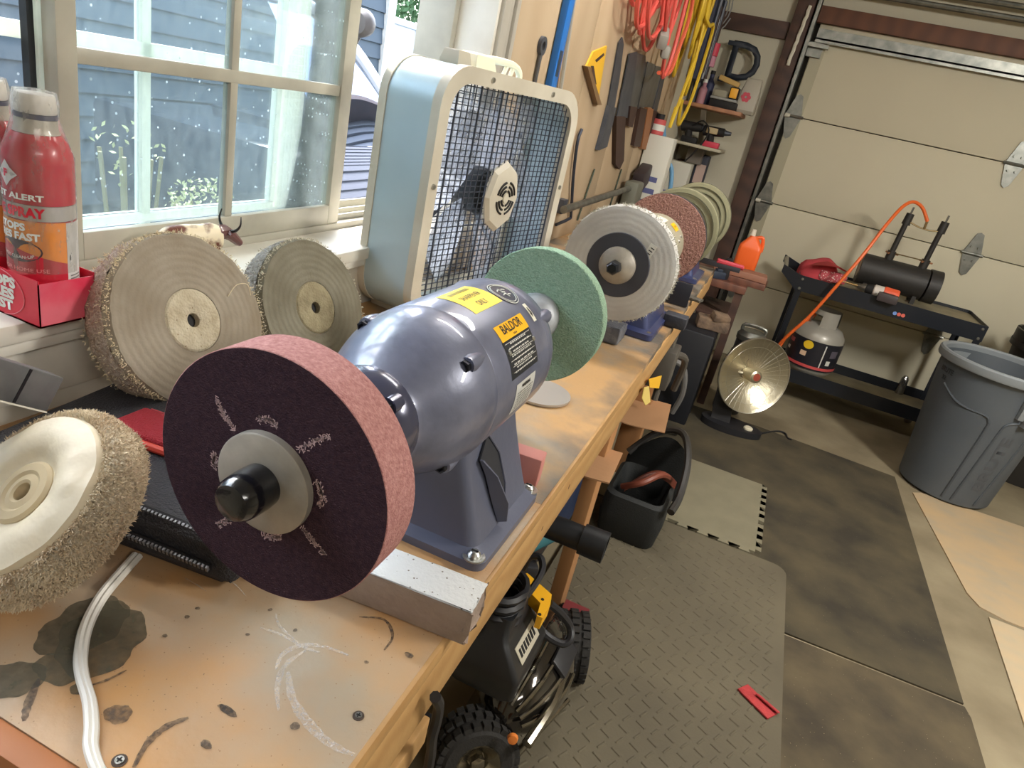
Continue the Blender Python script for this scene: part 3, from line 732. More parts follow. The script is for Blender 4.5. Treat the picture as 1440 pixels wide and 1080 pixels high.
for y_, t in ((.643, 34.5), (.713, 33.5)):
    A = math.radians(t); d = Vector((math.cos(A), 0, math.sin(A)))
    MB().lathe([(.003, 0), (.0026, .0014), (0, .002)], Vector((0, yy(y_), AX)) + d * (R0 + .0012), d, 12).build('rivet', M_steel, l2)
l3 = label('warning_label', .650, .708, -15, 9.5, mat('label_grey_white', (196, 196, 190), .5))
text('lettering', 'WARNING', onc(.679, 5.5, .0008), .0055, M_blk, l3, width=.026, bold=.0003)
for k in range(7): dashes('label_print', onc(.679, 1.5 - k * 2.3, .0008), .046, 11, .0013, M_blk, l3, k)
l4 = label('yellow_label', .634, .706, 70.2, 103, M_yel)
dashes('label_print', onc(.670, 97, .0008), .046, 8, .006, mat('print_grey', (150, 140, 70), .5), l4, 2)
text('lettering', 'SHARPENER', onc(.670, 87, .0008), .011, mat('print_dark', (70, 66, 54), .5), l4, width=.046)
text('lettering', 'ONLY', onc(.670, 77, .0008), .012, mat('print_dark2', (60, 56, 44), .5), l4, width=.022)
f = onc(.728, 76.5, .0005)
q = MB()
n = 36; 
c0 = f(0, 0)
rows = []
for r_ in (0.0, .008, .016, .0205):
    rows.append([q.bm.verts.new(f(r_ * math.cos(k / n * 2 * PI), r_ * math.sin(k / n * 2 * PI))) for k in range(n)] if r_ else [q.bm.verts.new(f(0, 0))])
for A, B in zip(rows, rows[1:]):
    for k in range(n):
        q.bm.faces.new([A[0], B[k], B[(k + 1) % n]] if len(A) == 1 else [A[k], B[k], B[(k + 1) % n], A[(k + 1) % n]])
l5 = q.build('round_badge', mat('badge_dark', (66, 70, 84), .3, .3), gr)
f2 = onc(.728, 76.5, .0011)
for r_ in (.0195, .0165):
    q = MB(); q.tube([f2(r_ * math.cos(k / 40 * 2 * PI), r_ * math.sin(k / 40 * 2 * PI)) for k in range(40)], .0005, 5, closed=True); q.build('badge_ring', M_wht, l5)
for (u0, v0, u1, v1) in ((-.009, .004, -.001, .006), (-.008, -.004, .001, -.003), (.002, .005, .009, .003), (.001, -.005, .008, -.006), (-.003, .001, .004, .000), (-.001, .008, .001, -.009)):
    q = MB(); q.tube([f2(u0, v0), f2((u0 + u1) / 2, (v0 + v1) / 2 + .001), f2(u1, v1)], .0007, 5); q.build('badge_mark', M_wht, l5)
l6 = label('arrow_label', .736, .7445, 44, 60.2, mat('label_cream', (226, 222, 204), .5))
f = onc(.740, 52.5, .0009)
q = MB().prism([(-.001, .006), (.001, .006), (.001, -.002), (.0026, -.002), (0, -.008), (-.0026, -.002), (-.001, -.002)], lambda u, v, t: f(u, v), .0001)
q.build('arrow_print', M_blk, l6)
# shaft, flanges, wheels
MB().cyl((0, yy(.34), AX), (0, yy(.46), AX), .0105, seg=18).cyl((0, yy(.85), AX), (0, yy(.99), AX), .0105, seg=18).build('shaft', M_steel, gr)
M_maroon = mat('maroon_abrasive', (74, 54, 62), .95, spec=.1, var=(240, (54, 40, 50), 1.2), bump=(700, .5))
M_marrim = mat('maroon_rim_lit', (194, 146, 140), .95, spec=.15, var=(300, (160, 108, 106), 1.1), bump=(600, .45))  # paler than the face: light on the rim put into its colour
RW0 = .1016
b = MB().lathe([(.012, yy(.362)), (.096, yy(.362)), (RW0 - .0006, yy(.3622)), (RW0 - .0004, yy(.4006)), (.012, yy(.401))], (0, 0, AX), (0, 1, 0), 96)
mw = b.build('abrasive_wheel', M_maroon, gr)
MB().lathe([(RW0 - .0007, yy(.3622)), (RW0, yy(.3627)), (RW0, yy(.4004)), (RW0 - .0007, yy(.4008))], (0, 0, AX), (0, 1, 0), 96).build('wheel_rim', M_marrim, mw)
M_wash = mat('washer_steel', (176, 168, 156), .5, .25, var=(30, (140, 134, 124), 1.1), bump=(90, .05))
MB().lathe([(.012, yy(.3545)), (.039, yy(.3545)), (.0405, yy(.3555)), (.0405, yy(.3615))], (0, 0, AX), (0, 1, 0), 56).build('washer', M_wash, mw)
MB().lathe([(0, yy(.3225)), (.009, yy(.3225)), (.0138, yy(.324)), (.0165, yy(.328)), (.0175, yy(.335)), (.0178, yy(.347)), (.0172, yy(.3545))], (0, 0, AX), (0, 1, 0), 40).build('spindle_cap', mat('black_vinyl_cap', (14, 17, 24), .22, coat=.6, bump=(120, .08)), mw)
rn = random.Random(11)
def scribble(pts, wd, n):
    V = []; F = []
    for _ in range(n):
        k = rn.random() * (len(pts) - 1); i = int(k); t = k - i
        x = pts[i][0] * (1 - t) + pts[i + 1][0] * t + rn.gauss(0, wd); z = pts[i][1] * (1 - t) + pts[i + 1][1] * t + rn.gauss(0, wd)
        a = rn.random() * 6.28; l = .0006 + rn.random() * .0011
        dx, dz = math.cos(a) * l, math.sin(a) * l; ex, ez = -math.sin(a) * .00035, math.cos(a) * .00035
        if math.hypot(x, z) < .0412: continue
        o = len(V); V += [(x - dx - ex, yy(.3619), AX + z - dz - ez), (x + dx - ex, yy(.3619), AX + z + dz - ez), (x + dx + ex, yy(.3619), AX + z + dz + ez), (x - dx + ex, yy(.3619), AX + z - dz + ez)]; F.append((o, o + 1, o + 2, o + 3))
    return raw('chalk_mark', V, F, mat('chalk_white', (206, 176, 178), .95), mw)
def px2w(u, v):
    p = at_y(u, v, .362); return (p.x + .277, p.z - BT - AX)
for pts in ([(304, 562), (312, 578), (320, 590), (330, 604)], [(362, 590), (378, 588), (390, 600)], [(420, 632), (445, 620), (462, 614)], [(446, 676), (450, 690), (456, 702), (446, 714)], [(424, 742), (438, 758), (455, 778)], [(370, 752), (385, 756), (394, 754)], [(306, 738), (318, 734), (326, 728)], [(301, 640), (302, 655)]):
    scribble([px2w(*p) for p in pts], .0013, 90)
M_alu = mat('cast_aluminium', (196, 198, 204), .5, .35, bump=(160, .08), var=(40, (150, 150, 156), 1))
M_green = mat('green_abrasive', (184, 214, 188), .95, spec=.2, var=(260, (156, 192, 162), 1.1), bump=(420, .9))
b = MB().lathe([(.012, yy(.957)), (.095, yy(.957)), (.1005, yy(.9575)), (RW0, yy(.959)), (RW0, yy(.981)), (.1005, yy(.9825)), (.012, yy(.983))], (0, 0, AX - .003), (0, 1, 0), 96)
gw = b.build('grinding_wheel', M_green, gr)
MB().lathe([(.018, yy(.852)), (.0185, yy(.87)), (.022, yy(.885)), (.0225, yy(.905)), (.0345, yy(.93)), (.0365, yy(.945)), (.0345, yy(.9565))], (0, 0, AX - .001), (0, 1, 0), 48).build('flange', M_alu, gw)
MB().cyl((0, yy(.983), AX - .003), (0, yy(.992), AX - .003), .03, seg=32).cyl((0, yy(.992), AX - .003), (0, yy(1.01), AX - .003), .013, seg=6).build('nut', M_alu, gw)
q = MB().lathe([(0, 0), (.056, 0), (.058, .002), (.058, .006), (.0, .006)], (0, 0, 0), seg=48)
ds = q.build('steel_disc', mat('dull_disc', (176, 170, 164), .4, .5), None); ds.location = (-.283, 1.097, BT); tag(ds, 'grey steel disc lying on the bench under the green wheel', 'disc')

# ================================================================== second grinder (loose cloth wheel in front, brown wheel behind)
M_navy = mat('navy_enamel', (58, 66, 106), .35, .2, coat=.3)
M_beige = mat('beige_housing', (168, 162, 140), .45, .2)
def prof_wheel(parent, y, r, th, m, name='wheel', rim=None):
    q = MB().lathe([(.012, y), (r * .96, y), (r, y + th * .12), (r, y + th * .88), (r * .96, y + th), (.012, y + th)], (0, 0, 0), (0, 1, 0), 72)
    return q.build(name, m, parent)
def yrings(name, col, col2, scale, **k):
    m = rings_mat(name, col, col2, scale, **k)
    for nd in list(m.node_tree.nodes):
        if nd.type == 'TEX_WAVE':
            nd.rings_direction = 'Y'; mp = m.node_tree.nodes.new('ShaderNodeMapping'); mp.inputs['Location'].default_value = (0, 0, -.183)
            tc = next(x for x in m.node_tree.nodes if x.type == 'TEX_COORD'); m.node_tree.links.new(tc.outputs['Object'], mp.inputs[0]); m.node_tree.links.new(mp.outputs[0], nd.inputs['Vector'])
    return m
g2 = thing('buffing_grinder', 'grinder in the middle of the bench with grey cloth buff and brown wheel', 'grinder', (-.277, 1.74, BT))
H2 = .183
def sub(name, y0, prof, m, parent, seg=48):
    q = MB().lathe([(r, y - 1.74) for r, y in prof], (0, 0, H2), (0, 1, 0), seg); return q.build(name, m, parent)
M_buffg = yrings('grey_cloth', (206, 204, 200), (192, 190, 186), 26, bump=(320, .12), grime=(186, 184, 182))
bf = sub('cloth_buff', 0, [(.012, 1.475), (.06, 1.474), (.110, 1.476), (.123, 1.480), (.1255, 1.487), (.1255, 1.506), (.12, 1.512), (.012, 1.512)], M_buffg, g2, 80)
for v in bf.data.vertices:      # ragged edge
    d = Vector((v.co.x, 0, v.co.z - H2)); 
    if d.length > .118: 
        k = 1 + random.uniform(-.007, .008); v.co.x *= k; v.co.z = H2 + (v.co.z - H2) * k
rt = []
for _ in range(1500):
    a = random.random() * 6.283; c = Vector((math.cos(a), 0, math.sin(a)))
    rt.append((c * .1235 + Vector((0, random.uniform(1.478, 1.512) - 1.74, H2)), c + Vector((random.gauss(0, .35), random.gauss(-.25, .5), random.gauss(0, .35))), random.uniform(.003, .009)))
fibres('frayed_edge', rt, mat('frayed_grey', (190, 186, 170), .95), bf)
sub('backing_disc', 0, [(.012, 1.470), (.068, 1.470), (.0695, 1.4715), (.0695, 1.475)], mat('charcoal_disc', (62, 64, 74), .6), bf)
q = MB()
p0 = at_y(916, 355, 1.473)
for dx, dz, wx, wz in ((0, 0, .010, .036),): 
    q.box((p0.x + .277 - .004, 1.473 - 1.74, p0.z - BT - .001), (wx + .006, .0008, wz), (0, math.radians(18), 0))
tg = q.build('paper_tag', mat('paper_white', (222, 220, 212), .7), bf)
q = MB()
for k in range(4): q.box((p0.x + .277 - .004 + (k - 1.5) * .003, 1.4722 - 1.74, p0.z - BT - .001 + (k - 1.5) * .006), (.009, .0006, .002), (0, math.radians(18), 0))
q.build('tag_print', M_blk, tg)
fl = sub('flange', 0, [(.014, 1.446), (.018, 1.447), (.033, 1.456), (.040, 1.464), (.0405, 1.470)], M_wash, bf)
q = MB().lathe([(0, 1.418 - 1.74), (.010, 1.418 - 1.74), (.0135, 1.421 - 1.74), (.0155, 1.427 - 1.74), (.0155, 1.447 - 1.74)], (0, 0, H2), (0, 1, 0), 6); q.build('black_nut', mat('black_nut', (24, 28, 36), .3, .3, coat=.3), bf, .3)
sub('shaft', 0, [(.0, 1.44), (.0125, 1.44), (.0125, 2.04), (0, 2.04)], M_steel, g2, 20)
sub('motor_housing', 0, [(0, 1.56), (.04, 1.562), (.068, 1.575), (.078, 1.60), (.078, 1.90), (.07, 1.93), (.04, 1.95), (0, 1.952)], M_beige, g2)
def on2(u, v, R=.0786, y0=1.86, t0=40): return (math.cos(math.radians(t0) + v / R) * R, y0 - 1.74 + u, H2 + math.sin(math.radians(t0) + v / R) * R)
for nm, y0, t0, w_, h_, m in (('yellow_label', 1.84, 52, .05, .024, M_amb), ('white_label', 1.80, 80, .07, .03, MATS['label_cream'])):
    lb = patch(nm, lambda u, v: on2((v - .5) * w_, (u - .5) * h_, .0788, y0, t0), m, g2, 8, 2)
    if nm == 'yellow_label': text('lettering', 'CAUTION', lambda u, v: on2(u, v, .0792, y0, t0), .008, M_blk, lb, width=.034)
for t0, y0 in ((30, 1.86), (24, 1.82)):
    A = math.radians(t0); MB().lathe([(.004, 0), (.003, .003), (0, .004)], (math.cos(A) * .078, y0 - 1.74, H2 + math.sin(A) * .078), (math.cos(A), 0, math.sin(A)), 10).build('screw_head', M_steel, g2)
MB().loft([ring(z, hx, y0, y1, .015) for z, hx, y0, y1 in ((0, .10, -.13, .15), (.014, .10, -.13, .15), (.02, .085, -.11, .13), (.08, .066, -.10, .12), (.13, .05, -.09, .11))]).build('pedestal', M_navy, g2)
MB().lathe([(.009, 0), (.0085, .003), (0, .005)], (.085, -.11, .014), (0, 0, 1), 14).lathe([(.009, 0), (.0085, .003), (0, .005)], (.085, .13, .014), (0, 0, 1), 14).build('foot_bolt', M_steel, g2)
M_brn = mat('brown_abrasive', (204, 160, 146), .95, spec=.2, var=(300, (140, 96, 88), 1.6), bump=(150, 1.0))
bw = sub('brown_wheel', 0, [(.012, 2.0), (.112, 2.0), (.1225, 2.001), (.123, 2.003), (.123, 2.030), (.012, 2.031)], M_brn, g2, 80)
sub('black_rim', 0, [(.1228, 2.004), (.1238, 2.006), (.1238, 2.028), (.1228, 2.03)], mat('dark_rim', (40, 34, 36), .8), bw, 80)
sub('flange', 0, [(.014, 1.975), (.035, 1.99), (.036, 2.0)], M_alu, bw)
# dark rough blocks under it
M_rock = mat('dark_stone', (74, 76, 84), .85, var=(40, (112, 112, 116), 1.2), bump=(90, .6))
p = at_z(866, 470, BT)
q = MB().box((0, 0, .02), (.075, .07, .04), None, .004, 1); q.subdiv(2); q.jitter(.0016, 3)
st = q.build('dressing_stone', M_rock, None); st.location = (-.272, 1.535, BT); tag(st, 'rough dark stone on the bench under the grey cloth buff', 'stone')
q = MB().box((0, 0, .016), (.06, .05, .032), None, .003)
s2 = q.build('black_block', mat('black_block', (52, 54, 62), .6, bump=(80, .2)), None); s2.location = at_z(945, 462, BT) + Vector((0, .03, 0)); tag(s2, 'small dark block right of the middle grinder foot', 'block')
q = MB().box((0, 0, .007), (.055, .018, .014), (0, 0, .15), .002)
s3 = q.build('dark_wood_scrap', mat('dark_wood_scrap', (72, 50, 44), .7), None); s3.location = at_z(947, 425, BT); tag(s3, 'dark brown wood strip on the bench edge past the grey buff', 'scrap')

# ================================================================== third grinder (two olive ringed wheels at the bench end)
g3 = thing('polishing_grinder', 'farthest grinder on the bench with two olive ringed cloth wheels', 'grinder', (-.277, 2.55, BT))
M_oliv = yrings('olive_cloth', (142, 139, 112), (122, 122, 98), 22, bump=(260, .12))
def sub3(name, prof, m, parent, seg=48): return MB().lathe([(r, y - 2.55) for r, y in prof], (0, 0, H2), (0, 1, 0), seg).build(name, m, parent)
sub3('shaft', [(0, 2.26), (.0125, 2.26), (.0125, 2.82), (0, 2.82)], M_steel, g3, 18)
sub3('motor_housing', [(0, 2.40), (.05, 2.402), (.076, 2.42), (.078, 2.64), (.06, 2.67), (0, 2.672)], M_navy, g3)
for y0 in (2.30, 2.74):
    wv = sub3('cloth_wheel', [(.012, y0), (.05, y0 - .001), (.09, y0 + .0015), (.118, y0 + .001), (.1255, y0 + .004), (.1265, y0 + .02), (.124, y0 + .036), (.012, y0 + .037)], M_oliv, g3, 72)
    for rr in (.112, .092, .072): MB().tube([(rr * math.cos(k / 48 * 2 * PI), y0 - 2.55 - .0012, H2 + rr * math.sin(k / 48 * 2 * PI)) for k in range(48)], .0018, 6, closed=True).build('stitch_ring', mat('olive_stitch', (98, 98, 76), .9), wv)
    sub3('flange', [(.014, y0 - .014), (.035, y0 - .006), (.036, y0)], M_alu, wv)
    sub3('edge_band', [(.1268, y0 + .024), (.1276, y0 + .028), (.1276, y0 + .034), (.1268, y0 + .036)], mat('olive_band', (84, 84, 66), .9), wv, 72)
MB().loft([ring(z, hx, y0, y1, .015) for z, hx, y0, y1 in ((0, .10, -.12, .12), (.014, .10, -.12, .12), (.02, .08, -.10, .10), (.08, .062, -.09, .09), (.13, .05, -.08, .08))]).build('pedestal', M_navy, g3)
MB().lathe([(.011, 0), (.0085, .003), (0, .006)], (.087, -.10, .014), (0, 0, 1), 14).lathe([(.011, 0), (.0085, .003), (0, .006)], (.087, .1, .014), (0, 0, 1), 14).build('foot_bolt', M_steel, g3)
q = MB().bounds(-.06, .06, -.03, .03, 0, .055, .004).bounds(-.07, .07, -.04, -.032, 0, .07, .002)
tb = q.build('tool_rest', mat('tool_rest', (44, 46, 56), .5, .3), None); tb.location = (-.225, 2.10, BT); tag(tb, 'dark angle bracket standing on the bench below the brown wheel', 'bracket')
q = MB().box((0, 0, .004), (.10, .035, .008), (0, 0, -.25), .001)
tb = q.build('file', mat('grey_file', (96, 92, 84), .5, .4, bump=(120, .5)), None); tb.location = (-.175, 2.20, BT); tag(tb, 'grey flat file lying near the bench edge below the brown wheel', 'file')
p = at_z(1005, 350, .95)
q = MB().cyl((0, 0, 0), (.20, .02, -.0), .012, seg=10)
cp = thing('clamp', 'dark bar clamp with red handle sticking out past the far bench end', 'clamp', (-.2, 2.80, BT))
MB().bounds(-.1, .14, -.01, .01, .018, .038, .002).bounds(-.1, -.08, -.012, .012, 0, .05, .002).build('bar', mat('clamp_bar', (64, 64, 70), .5, .5), cp)
MB().cyl((.045, 0, .04), (.15, 0, .04), .012, .010, 10, .003).build('handle', mat('red_handle', (176, 52, 66), .5), cp)

# ================================================================== leaning cloth buffs
def cloth_buff(name, label, c, n, r, th, cloth, pile, centre, seed, nfib, flen, fm, hole=.009, hub=.038, dome=0.0, up=(0, 0, 1)):
    t = thing(name, label, 'buffing wheel', c, nrm_rot(n, up))
    rn = random.Random(seed)
    prof = [(hole, -.004), (hub, 0 + dome * .9), (hub + .003, dome * .9 - .001), (r * .62, dome), (r * .85, dome * .6), (r * .965, 0), (r, -th * .2), (r * 1.005, -th * .5), (r * .99, -th * .85), (r * .95, -th), (hole, -th)]
    q = MB().lathe(prof[3:6], (0, 0, 0), (0, 0, 1), 96)
    q.lathe([(hub + .003, dome * .9 - .001)] + [prof[3]], (0, 0, 0), (0, 0, 1), 96)
    q.lathe([prof[5], prof[6]], (0, 0, 0), (0, 0, 1), 96)
    bmesh.ops.remove_doubles(q.bm, verts=q.bm.verts[:], dist=.00001)
    for v in q.bm.verts:
        if v.co.xy.length > r * .9:
            a = math.atan2(v.co.y, v.co.x); k = 1 + .004 * math.sin(a * 9 + seed) + .003 * math.sin(a * 23) + rn.uniform(-.006, .006); v.co.x *= k; v.co.y *= k
    q.build('cloth_face', cloth, t)
    q = MB().lathe(prof[6:], (0, 0, 0), (0, 0, 1), 96)
    for v in q.bm.verts:
        if v.co.xy.length > r * .9:
            k = 1 + rn.uniform(-.013, .013); v.co.x *= k; v.co.y *= k
    q.build('pile_rim', pile, t)
    MB().lathe([(hole, -.012), (hole, -.0015), (hole + .003, .0006), (hub * .62, .001 + dome), (hub, .0004 + dome * .95), (hub + .0025, -.0015 + dome * .9)], (0, 0, 0), (0, 0, 1), 64).build('centre_patch', centre, t)
    MB().cyl((0, 0, -.012), (0, 0, -.010), hole + .001, seg=24).build('arbor_hole', M_dark, t)
    rt = []
    for _ in range(nfib):
        a = rn.random() * 6.283; zz = -abs(rn.gauss(0, th * .16)) if rn.random() < .45 else -rn.random() * th
        c_ = Vector((math.cos(a), math.sin(a), 0))
        d = c_ * 1 + Vector((rn.gauss(0, .5), rn.gauss(0, .5), rn.gauss(.2, .6)))
        rt.append((c_ * r * rn.uniform(.97, 1.0) + Vector((0, 0, zz)), d, flen * rn.uniform(.4, 1.3)))
    fibres('frayed_fibres', rt, fm, t, .00055, seed)
    return t
M_fr1 = mat('fringe_cream', (226, 212, 180), .95, spec=.1)
M_pile1 = mat('pile_tan', (214, 200, 186), .98, spec=.1, var=(160, (180, 158, 138), 1.2), bump=(260, 1.0))
M_pile2 = mat('pile_grey', (184, 180, 176), .98, spec=.1, var=(140, (150, 146, 138), 1.2), bump=(260, 1.0))
M_ctr = mat('centre_cotton', (206, 196, 172), .95, spec=.1, var=(50, (176, 162, 136), 1.3), bump=(300, .4), speck=(150, (140, 120, 92), .12))
r1 = rings_mat('sewn_cotton_tan', (160, 150, 134), (148, 138, 122), 34, bump=(300, .16), grime=(138, 126, 108))
r2 = rings_mat('sewn_cotton_grey', (132, 128, 112), (118, 112, 98), 32, bump=(300, .2), grime=(110, 104, 88))
b1 = cloth_buff('cotton_buff', 'big tan sewn cotton buffing wheel leaning on the sill left of its grey twin', (-.628, .649, 1.046), (.889, -.05, .455), .113, .052, r1, M_pile1, M_ctr, 3, 3400, .0042, M_fr1)
for k, pts in enumerate(([(.062, .02, .001), (.075, .032, .008), (.09, .03, .012), (.098, .015, .004)],)):
    MB().tube(pts, .0005, 5, smooth=6).build('loose_thread', M_fr1, b1)
cloth_buff('cotton_buff', 'grey olive sewn cotton buffing wheel leaning on the sill beside the box fan', (-.600, .866, 1.0265), (.889, -.076, .451), 0.1075, .050, r2, M_pile2, mat('centre_cotton_grey', (160, 150, 122), .95, spec=.1, var=(50, (130, 120, 96), 1.3), bump=(300, .4)), 8, 2200, .0038, mat('fringe_grey', (206, 198, 176), .95, spec=.1))
# loose white buff, tipped back on the bench
M_satin = mat('white_flannel', (208, 198, 174), .5, spec=.4, bump=(24, .35), var=(16, (222, 208, 182), 1))
wbz = Vector((-.225, -.639, .736)).normalized()
t3 = thing('cotton_buff', 'loose white flannel buffing wheel tipped back at the lower left corner of the bench', 'buffing wheel', EYE + (Vector((-.527, .353, .982)) - EYE) * .93, nrm_rot(wbz)); t3.scale = (.93, .93, .93)
rn = random.Random(5)
def wface(u, v):
    a = u * 2 * PI; r_ = .012 + v * .070
    bulge = .010 * math.exp(-((r_ - .052) / .022) ** 2) - .004 * math.exp(-((r_ - .03) / .008) ** 2) + .0007 * math.sin(a * 7 + r_ * 60) * v + .0005 * math.sin(a * 13) * v
    return (math.cos(a) * r_, math.sin(a) * r_, bulge - .006 * (v > .95))
q = MB().grid(96, 22, wface); bmesh.ops.remove_doubles(q.bm, verts=q.bm.verts[:], dist=.00002); q.build('cloth_face', M_satin, t3)
MB().lathe([(.0085, -.012), (.0085, .002), (.011, .0035), (.017, .002), (.020, .004), (.027, .0035), (.030, .001), (.031, -.003)], (0, 0, 0), (0, 0, 1), 48).build('centre_patch', mat('flannel_centre', (196, 178, 146), .8, var=(60, (196, 178, 144), 1)), t3)
MB().cyl((0, 0, -.012), (0, 0, -.010), .0095, seg=24).build('arbor_hole', mat('arbor_brown', (84, 66, 48), .9), t3)
MB().lathe([(.079, -.003), (.086, -.005), (.091, -.014), (.092, -.03), (.089, -.044), (.08, -.05), (.0, -.05)], (0, 0, 0), (0, 0, 1), 72).jitter(.0012).build('pile_rim', mat('pile_white', (222, 212, 190), .98, spec=.1, var=(200, (180, 160, 134), 1.2), bump=(260, 1)), t3)
rt = []
for _ in range(16000):
    a = rn.random() * 6.283; c_ = Vector((math.cos(a), math.sin(a), 0)); s_ = rn.random()
    p = c_ * (.077 + .014 * min(1, s_ * 2.5)) + Vector((0, 0, -.002 - .046 * max(0, s_ - .15)))
    rt.append((p, c_ * .9 + Vector((rn.gauss(0, .35), rn.gauss(0, .35), rn.gauss(.25 * (1 - s_ * 2), .35))), rn.uniform(.002, .0058)))
fibres('frayed_fibres', rt, mat('fibre_white', (228, 216, 190), .95, spec=.1, var=(20, (190, 166, 138), 1)), t3, .0006, 4)

# ================================================================== box fan
M_fan = mat('fan_steel_white', (184, 202, 210), .34, .15, var=(6, (168, 188, 196), .8), bump=(30, .03))
M_fanp = mat('fan_plastic_cream', (214, 208, 192), .5, bump=(60, .04), var=(8, (190, 182, 164), 1.2))
M_wire = mat('grille_wire', (74, 78, 88), .45, .5)
A0 = Vector((-.612, 1.170, BT)); B0 = Vector((-.519, 1.690, BT))
fdir = (B0 - A0).normalized(); fw = (B0 - A0).length; fh = .497; fd = .115
fan = thing('box_fan', 'white metal box fan with wire grille standing on the bench by the window', 'fan', A0 + (B0 - A0) / 2, (0, 0, math.atan2(fdir.y, fdir.x)))
# local: x along the width, -y towards the room front (+x world) is local -y ; z up
W2 = fw / 2
def rr(hw, z0, z1, c, n=8):
    out = []
    for cx, cz, a0 in ((hw - c, z1 - c, 0), (-hw + c, z1 - c, 90), (-hw + c, z0 + c, 180), (hw - c, z0 + c, 270)):
        for k in range(n + 1):
            a = math.radians(a0 + 90 * k / n); out.append((cx + c * math.cos(a), cz + c * math.sin(a)))
    return out
out_ = rr(W2, .012, fh, .075); inn = rr(W2 - .026, .038, fh - .026, .055)
def shell(y0, y1, A, B, name, m):
    q = MB(); n = len(A)
    R = [[q.bm.verts.new((x, y, z)) for x, z in L] for L, y in ((A, y0), (A, y1), (B, y1), (B, y0))]
    for P_, Q_ in zip(R, R[1:] + R[:1]):
        for k in range(n): q.bm.faces.new([P_[k], P_[(k + 1) % n], Q_[(k + 1) % n], Q_[k]])
    return q.build(name, m, fan)
shell(-.004, fd, out_, rr(W2 - .002, .014, fh - .002, .073), 'housing', M_fan)
shell(-.016, .004, rr(W2 + .003, .009, fh + .003, .077), inn, 'front_rim', M_fanp)
shell(fd - .004, fd + .014, rr(W2 + .002, .01, fh + .002, .076), inn, 'rear_rim', M_fanp)
def grille(y, name, nv, nh, r, m):
    q = MB(); hw = W2 - .024; z0, z1 = .036, fh - .024
    for k in range(nh):
        z = z0 + (z1 - z0) * (k + .5) / nh; c = .055; dz = min(z - z0, z1 - z); ins = c - math.sqrt(max(0, c * c - (c - dz) ** 2)) if dz < c else 0
        q.tube([(-hw + ins, y, z), (hw - ins, y, z)], r, 4)
    for k in range(nv):
        x = -hw + 2 * hw * (k + .5) / nv; c = .055; dx = hw - abs(x); ins = c - math.sqrt(max(0, c * c - (c - dx) ** 2)) if dx < c else 0
        q.tube([(x, y - .0025, z0 + ins), (x, y - .0025, z1 - ins)], r * (1.7 if k % 4 == 1 else 1), 4)
    return stuff(q.build(name, m, fan))
grille(-.006, 'front_grille', 26, 38, .0012, M_wire)
grille(fd + .004, 'rear_grille', 18, 26, .0014, mat('rear_wire', (130, 134, 140), .5, .3))
q = MB().lathe([(0, -.022), (.04, -.022), (.058, -.018), (.066, -.010), (.066, -.004)], (0, 0, 0), (0, 1, 0), 8)
for v in q.bm.verts: v.co = Vector((v.co.x * .95, v.co.y, v.co.z * 1.15 + .262))
hubf = q.build('hub_cover', M_fanp, fan, .3)
q = MB()
for k, r_ in enumerate((.016, .025, .034)):
    for a0 in range(4):
        a1 = math.radians(a0 * 90 + 12); q.tube([(r_ * math.cos(a1 + t / 6 * 1.15), -.0228, .262 + r_ * math.sin(a1 + t / 6 * 1.15)) for t in range(7)], .0026, 5)
q.build('hub_slots', M_dark, hubf)
MB().lathe([(0, -.025), (.010, -.0245), (.011, -.021)], (0, 0, .262), (0, 1, 0), 18).build('hub_badge', M_fanp, hubf)
MB().lathe([(0, .03), (.045, .03), (.05, .04), (.05, .09), (0, .09)], (0, 0, .262), (0, 1, 0), 24).build('motor', mat('fan_motor', (60, 66, 72), .5, .4), fan)
for k in range(5):
    a = math.radians(72 * k + 20)
    def bl(u, v, a=a):
        r_ = .05 + u * .155; wd = (.05 + .075 * math.sin(u * 2.4)); s_ = (v - .5) * 2 * wd
        return ((r_ * math.cos(a) - s_ * math.sin(a)), .06 + s_ * .38, .262 + (r_ * math.sin(a) + s_ * math.cos(a)))
    q = MB().grid(8, 5, bl)
    r_ = bmesh.ops.solidify(q.bm, geom=q.bm.faces[:], thickness=.003)
    q.build('fan_blade', MATS.get('fan_blade_clear') or glass_mat('fan_blade_clear', .38, (.93, .95, .98), (206, 214, 226)), fan)
q = MB()
for a in (.5, 2.6, 3.8, 5.6): q.box((math.cos(a) * .15, .1, .262 + math.sin(a) * .15), (.2, .004, .010), (0, -a, 0))
q.build('motor_strut', mat('fan_strut', (80, 84, 92), .5, .5), fan)
# knobs and handle on top
for x, h in ((-.150, .024),):
    MB().loft([[(x + sx * s_ * w_, .055 + sy * s_ * d_, fh + z) for sx, sy in ((1, 1), (-1, 1), (-1, -1), (1, -1))] for s_, z, w_, d_ in ((1, .0, .022, .022), (1, .005, .022, .022), (.8, h, .022, .022), (.72, h + .002, .022, .022))]).build('control_knob', mat('knob_taupe', (176, 168, 150), .5), fan)
q = MB().loft([[(-.085 + sx * s_ * .036, .055 + sy * s_ * .028, fh + z) for sx, sy in ((1, 1), (-1, 1), (-1, -1), (1, -1))] for s_, z in ((1, 0), (1, .004), (.8, .026), (.6, .030))])
q.tube([(-.07, .055, fh + .022), (-.02, .055, fh + .026), (.05, .055, fh + .026), (.078, .055, fh + .016), (.085, .055, fh + .0)], .0075, 8, smooth=5)
q.tube([(.03, .055, fh + .024), (.018, .055, fh + .0)], .005, 6); q.tube([(.055, .055, fh + .024), (.045, .055, fh + .0)], .005, 6)
q.build('carry_handle', mat('handle_cream', (232, 226, 198), .45), fan)
